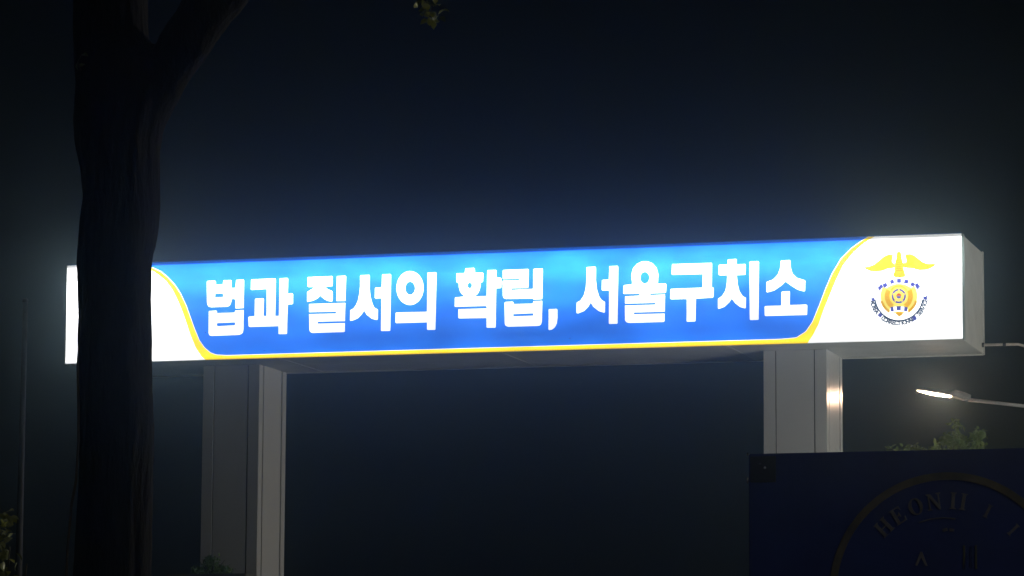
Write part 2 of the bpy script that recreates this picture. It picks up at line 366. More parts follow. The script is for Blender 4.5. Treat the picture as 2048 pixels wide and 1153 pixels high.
# traced outlines of the print on the sign face, in metres from its lower left corner
LETTERS = [[[(2.2779,1.1923),(2.397,1.1922),(2.4116,1.1721),(2.4122,1.1329),(2.5249,1.1331),(2.5343,1.1935),(2.651,1.1935),(2.6614,1.1794),(2.6629,1.0718),(2.7262,1.0736),(2.7348,1.1926),(2.8511,1.1946),(2.8614,1.1825),(2.8631,0.7609),(2.7306,0.7591),(2.7286,0.8997),(2.6734,0.9054),(2.6579,0.8473),(2.6421,0.8087),(2.6015,0.7905),(2.3456,0.7886),(2.3045,0.7997),(2.2835,0.8297),(2.2726,0.8692),(2.2679,1.173)],[(2.4061,0.9922),(2.5311,0.992),(2.5318,0.9412),(2.4028,0.9414)],[(2.3054,0.7371),(2.4222,0.7413),(2.4388,0.7271),(2.4392,0.7017),(2.7151,0.7011),(2.731,0.7338),(2.8634,0.7375),(2.8653,0.4512),(2.8578,0.4028),(2.8358,0.3742),(2.7912,0.3599),(2.3522,0.3568),(2.3213,0.3693),(2.3065,0.399)],[(2.4415,0.5474),(2.7233,0.5507),(2.7318,0.531),(2.7198,0.5099),(2.4482,0.5042),(2.4377,0.5241)]],[[(2.9775,1.1922),(3.3533,1.1952),(3.3656,1.185),(3.3662,0.6307),(3.4208,0.631),(3.4263,1.1927),(3.5476,1.1964),(3.5599,1.1843),(3.5584,0.9627),(3.6251,0.9625),(3.6414,0.9483),(3.643,0.8066),(3.6289,0.7973),(3.5603,0.7956),(3.5552,0.3634),(3.5412,0.3522),(3.4201,0.3537),(3.4187,0.4739),(2.9626,0.4736),(2.9421,0.4879),(2.9362,0.6242),(2.9503,0.6355),(3.0356,0.6388),(3.0384,0.8899),(3.0525,0.9011),(3.1703,0.9012),(3.1827,0.8892),(3.1798,0.6364),(3.2244,0.635),(3.2254,1.0397),(2.9857,1.0319),(2.9713,1.0422),(2.9736,1.1787)]],[[(3.8684,1.1971),(4.2521,1.2015),(4.2622,1.1915),(4.2615,1.0483),(4.1814,1.0451),(4.1534,1.0363),(4.1818,1.0083),(4.2481,0.981),(4.2643,0.9669),(4.2656,0.8257),(4.2437,0.8167),(4.1895,0.8281),(4.1291,0.859),(4.0684,0.9132),(4.0286,0.8719),(3.9587,0.8393),(3.8684,0.8228),(3.8622,0.8385),(3.8628,0.9741),(3.9167,1.0054),(3.9767,1.0441),(3.8801,1.0473),(3.8679,1.0613)],[(4.3262,1.1971),(4.4622,1.2002),(4.4723,1.1882),(4.4656,0.8194),(4.3237,0.8219)],[(3.9029,0.7946),(4.4658,0.7943),(4.4622,0.5186),(4.0342,0.5216),(4.0324,0.4966),(4.4625,0.4935),(4.4616,0.3664),(4.4437,0.3554),(3.9536,0.3559),(3.9194,0.3723),(3.9029,0.4057),(3.8964,0.6418),(4.3174,0.6406),(4.3211,0.6656),(3.8962,0.6689),(3.8949,0.7851)]],[[(4.6997,1.1979),(4.8311,1.1992),(4.8411,1.1873),(4.8426,0.9905),(4.8574,0.8744),(4.888,0.7675),(4.9182,0.7088),(4.974,0.6783),(4.975,0.5341),(4.9553,0.5193),(4.8798,0.5408),(4.7999,0.6028),(4.7597,0.6656),(4.7204,0.6091),(4.6612,0.5531),(4.5917,0.5263),(4.548,0.518),(4.5379,0.5318),(4.5406,0.682),(4.5902,0.7055),(4.6296,0.7563),(4.6589,0.8229),(4.6819,0.9379),(4.6911,1.034),(4.6898,1.1847)],[(5.0337,1.2),(5.1586,1.2015),(5.1725,1.1875),(5.1702,0.3614),(5.1584,0.3522),(5.0298,0.354),(5.0218,0.3657),(5.0263,0.8439),(4.9311,0.8431),(4.9211,0.8569),(4.924,0.9974),(4.9359,1.0067),(5.0271,1.0094)]],[[(5.6789,0.9745),(5.6766,0.935),(5.6691,0.8966),(5.6566,0.8604),(5.6395,0.8271),(5.6183,0.7976),(5.5933,0.7726),(5.5652,0.7527),(5.5348,0.7385),(5.5027,0.7302),(5.4697,0.7281),(5.4367,0.7323),(5.4044,0.7426),(5.3738,0.7587),(5.3454,0.7804),(5.32,0.807),(5.2983,0.838),(5.2807,0.8725),(5.2678,0.9096),(5.2598,0.9486),(5.2569,0.9884),(5.2593,1.028),(5.2668,1.0665),(5.2793,1.1029),(5.2964,1.1363),(5.3178,1.1659),(5.3428,1.1909),(5.371,1.2108),(5.4015,1.225),(5.4337,1.2331),(5.4668,1.2351),(5.4998,1.2309),(5.5321,1.2205),(5.5627,1.2042),(5.591,1.1824),(5.6163,1.1557),(5.638,1.1247),(5.6554,1.0902),(5.6682,1.0531),(5.6761,1.0142)],[(5.5451,0.977),(5.5443,0.962),(5.5416,0.9475),(5.5372,0.9337),(5.5311,0.9211),(5.5236,0.9099),(5.5147,0.9004),(5.5047,0.8928),(5.4939,0.8874),(5.4825,0.8843),(5.4708,0.8835),(5.459,0.885),(5.4476,0.8889),(5.4367,0.895),(5.4266,0.9032),(5.4176,0.9133),(5.4099,0.925),(5.4037,0.9381),(5.3991,0.9521),(5.3963,0.9669),(5.3952,0.9819),(5.3961,0.9969),(5.3987,1.0115),(5.4032,1.0253),(5.4092,1.0379),(5.4168,1.0491),(5.4257,1.0586),(5.4357,1.0662),(5.4465,1.0716),(5.4579,1.0747),(5.4697,1.0755),(5.4814,1.0739),(5.4928,1.07),(5.5037,1.0639),(5.5138,1.0557),(5.5228,1.0456),(5.5305,1.0339),(5.5367,1.0208),(5.5413,1.0068),(5.5441,0.992)],[(5.7348,1.2009),(5.8625,1.2061),(5.8763,1.1922),(5.8664,0.3605),(5.8567,0.3493),(5.745,0.3506),(5.7351,0.3643),(5.7346,0.4636),(5.2603,0.4642),(5.2444,0.4781),(5.2475,0.618),(5.2593,0.6272),(5.7318,0.6243)]],[[(6.3204,1.2468),(6.4479,1.2498),(6.4629,1.2316),(6.4676,1.1756),(6.5829,1.1746),(6.5949,1.1609),(6.5907,1.0437),(6.5757,1.0325),(6.5563,1.0302),(6.5534,0.9863),(6.5431,0.928),(6.5193,0.8774),(6.494,0.8489),(6.4641,0.8279),(6.6464,0.8279),(6.6546,1.2029),(6.665,1.2084),(6.7844,1.2087),(6.7949,1.1951),(6.7921,1.0985),(6.8592,1.0903),(6.8711,1.0782),(6.8699,0.9436),(6.8595,0.9366),(6.7924,0.9344),(6.789,0.3645),(6.7801,0.3546),(6.655,0.3568),(6.646,0.3658),(6.6472,0.5002),(6.2254,0.5055),(6.2134,0.5161),(6.213,0.6422),(6.2204,0.6479),(6.6469,0.6464),(6.6498,0.6668),(6.6363,0.6789),(6.1693,0.6788),(6.1573,0.685),(6.1598,0.8127),(6.1718,0.8226),(6.3143,0.8327),(6.2692,0.8606),(6.239,0.9085),(6.2208,0.9606),(6.2176,1.0342),(6.1935,1.0379),(6.1829,1.05),(6.181,1.1678),(6.193,1.1777),(6.3087,1.1766)],[(6.4217,0.9906),(6.4201,0.978),(6.4152,0.9667),(6.4076,0.9579),(6.398,0.9523),(6.3874,0.9507),(6.3767,0.953),(6.3671,0.9592),(6.3594,0.9685),(6.3545,0.9802),(6.3528,0.9929),(6.3544,1.0056),(6.3593,1.0169),(6.3669,1.0257),(6.3765,1.0312),(6.3871,1.0329),(6.3978,1.0305),(6.4074,1.0244),(6.415,1.015),(6.42,1.0034)]],[[(6.9037,1.2045),(7.2752,1.2063),(7.2871,1.1927),(7.2827,0.9329),(7.2679,0.9232),(7.0261,0.9267),(7.0261,0.9048),(7.3523,0.9116),(7.3552,1.1933),(7.3671,1.206),(7.4854,1.2077),(7.5002,1.1955),(7.4942,0.7526),(7.3553,0.7512),(7.3523,0.7673),(6.9416,0.7716),(6.9073,0.7873),(6.8924,0.8214),(6.8891,1.0454),(7.1418,1.0442),(7.1418,1.0632),(6.892,1.0673),(6.8903,1.1948)],[(6.9342,0.7324),(7.0412,0.7334),(7.056,0.7213),(7.062,0.6963),(7.342,0.6948),(7.3553,0.7089),(7.3583,0.7307),(7.4942,0.7322),(7.4912,0.4312),(7.4794,0.388),(7.4528,0.3655),(7.4085,0.361),(6.9793,0.3619),(6.9421,0.3747),(6.9243,0.4043),(6.9193,0.7183)],[(7.0547,0.5462),(7.3553,0.5488),(7.3553,0.5182),(7.0577,0.5155)]],[[(7.59,0.6056),(7.7108,0.6062),(7.7225,0.5957),(7.7253,0.4678),(7.715,0.3956),(7.6885,0.3383),(7.6443,0.3033),(7.6002,0.2945),(7.5869,0.305)]],[[(8.1696,1.2035),(8.2902,1.2052),(8.3,1.1931),(8.3015,1.003),(8.3189,0.8655),(8.3521,0.7666),(8.3874,0.7166),(8.4405,0.6857),(8.4381,0.5335),(8.4203,0.5243),(8.3417,0.5521),(8.263,0.617),(8.2237,0.6769),(8.1841,0.6155),(8.1247,0.5587),(8.0357,0.5263),(8.0061,0.5311),(8.0103,0.6895),(8.0658,0.7171),(8.1153,0.784),(8.1452,0.8907),(8.1593,1.0274),(8.1597,1.1941)],[(8.5012,1.2056),(8.6252,1.2072),(8.6349,1.1931),(8.6261,0.3681),(8.6162,0.3586),(8.5024,0.3581),(8.4926,0.372),(8.4981,0.8498),(8.3977,0.8511),(8.3859,0.8633),(8.3902,1.0),(8.4021,1.0094),(8.4947,1.0102)]],[[(8.8439,0.9321),(8.8288,1.0633),(8.8546,1.1601),(8.9137,1.2263),(8.9922,1.2587),(9.0704,1.2579),(9.1484,1.2239),(9.2066,1.1575),(9.2334,1.0592),(9.2249,0.9272),(9.3378,0.9254),(9.3533,0.9093),(9.3468,0.7968),(9.3331,0.7856),(9.1071,0.7852),(9.1168,0.7635),(9.333,0.7662),(9.3296,0.514),(8.8714,0.5144),(8.8713,0.493),(9.3275,0.4908),(9.3249,0.3765),(9.3093,0.3654),(8.7926,0.3651),(8.7535,0.3799),(8.734,0.4135),(8.7329,0.6258),(9.1843,0.6233),(9.1941,0.6463),(8.733,0.6472),(8.7354,0.7582),(8.9508,0.763),(8.9567,0.7861),(8.7198,0.7899),(8.7081,0.7981),(8.7124,0.9111),(8.7243,0.9224)],[(9.1005,1.017),(9.098,0.9954),(9.0911,0.9755),(9.0802,0.9585),(9.0659,0.9457),(9.0494,0.9378),(9.0317,0.9356),(9.014,0.939),(8.9976,0.9479),(8.9835,0.9617),(8.9727,0.9794),(8.9659,0.9999),(8.9637,1.0217),(8.9661,1.0433),(8.9731,1.0633),(8.984,1.0803),(8.9983,1.0931),(9.0148,1.1009),(9.0325,1.1032),(9.0502,1.0997),(9.0667,1.0907),(9.0808,1.0769),(9.0915,1.0592),(9.0983,1.0388)]],[[(9.4367,1.204),(10.0161,1.2029),(10.0276,1.1909),(10.023,0.8483),(10.0461,0.8437),(10.0518,0.828),(10.047,0.7083),(10.0372,0.6951),(9.7901,0.6875),(9.784,0.3687),(9.7743,0.3574),(9.6583,0.357),(9.6487,0.3688),(9.6528,0.688),(9.422,0.6896),(9.4065,0.7036),(9.4112,0.8336),(9.4229,0.8448),(9.8841,0.849),(9.8894,1.0426),(9.4436,1.0462),(9.4281,1.0584)]],[[(10.2574,1.2428),(10.3786,1.2481),(10.39,1.2361),(10.3875,1.1685),(10.5122,1.1699),(10.5217,1.156),(10.5185,1.021),(10.5069,1.0117),(10.3899,1.0099),(10.404,0.8743),(10.4319,0.7769),(10.4754,0.7081),(10.5249,0.6814),(10.5236,0.539),(10.512,0.524),(10.4394,0.5455),(10.3633,0.6056),(10.3159,0.6708),(10.277,0.618),(10.2093,0.5565),(10.1225,0.5283),(10.1092,0.5403),(10.1122,0.6811),(10.1722,0.7178),(10.2209,0.7935),(10.2429,0.899),(10.2497,1.0147),(10.1361,1.0167),(10.1227,1.0288),(10.1238,1.1584),(10.1374,1.1715),(10.251,1.1714)],[(10.5854,1.204),(10.7041,1.2056),(10.7154,1.1917),(10.7092,0.3642),(10.6976,0.3549),(10.5869,0.3544),(10.5756,0.3682),(10.5776,1.1927)]],[[(11.0419,1.2032),(11.1637,1.2046),(11.1749,1.1907),(11.1795,1.0887),(11.207,1.0012),(11.2727,0.9414),(11.3766,0.9091),(11.3897,0.8952),(11.3861,0.7554),(11.3708,0.7425),(11.2802,0.7684),(11.186,0.8291),(11.1032,0.8952),(11.0341,0.8341),(10.9382,0.77),(10.8332,0.7446),(10.818,0.7586),(10.8213,0.8951),(10.8348,0.9062),(10.9209,0.9341),(10.9883,0.9991),(11.0236,1.0941),(11.0322,1.19)],[(11.0484,0.7549),(11.1549,0.7591),(11.1661,0.7472),(11.1621,0.5575),(11.4008,0.5577),(11.4177,0.5438),(11.4123,0.4158),(11.4028,0.4046),(10.8068,0.4054),(10.7936,0.4192),(10.793,0.5441),(10.8045,0.5553),(11.0348,0.5538),(11.0407,0.7456)]]]
BLUE_LEFT = [(1.0512,1.5),(1.2405,1.4799),(1.3642,1.4366),(1.4385,1.4029),(1.5292,1.361),(1.6452,1.2639),(1.7613,1.1437),(1.8531,1.0091),(1.9454,0.8284),(2.0131,0.6565),(2.0807,0.485),(2.1645,0.2979),(2.247,0.1881),(2.345,0.1087),(2.4421,0.0754),(2.6031,0.0635)]
WHITE_LEFT = [(0.9113,1.5),(1.1176,1.4686),(1.2825,1.4239),(1.4148,1.3571),(1.4976,1.2999),(1.6136,1.2029),(1.7136,1.0756),(1.7975,0.9258),(1.882,0.7377),(1.9497,0.5659),(2.0176,0.379),(2.1015,0.192),(2.2007,0.0511),(2.2663,0.0)]
BLUE_RIGHT = [(11.0068,0.0734),(11.1004,0.0781),(11.2514,0.0883),(11.3886,0.1713),(11.4834,0.3062),(11.5791,0.5279),(11.6752,0.7713),(11.7709,0.9858),(11.9023,1.1991),(12.0542,1.346),(12.1836,1.4356),(12.2984,1.5)]
WHITE_RIGHT = [(11.4152,0.0),(11.4954,0.1176),(11.5759,0.2672),(11.6573,0.4892),(11.7457,0.6965),(11.8267,0.8824),(11.9367,1.1035),(12.089,1.2867),(12.2402,1.4117),(12.3909,1.5)]
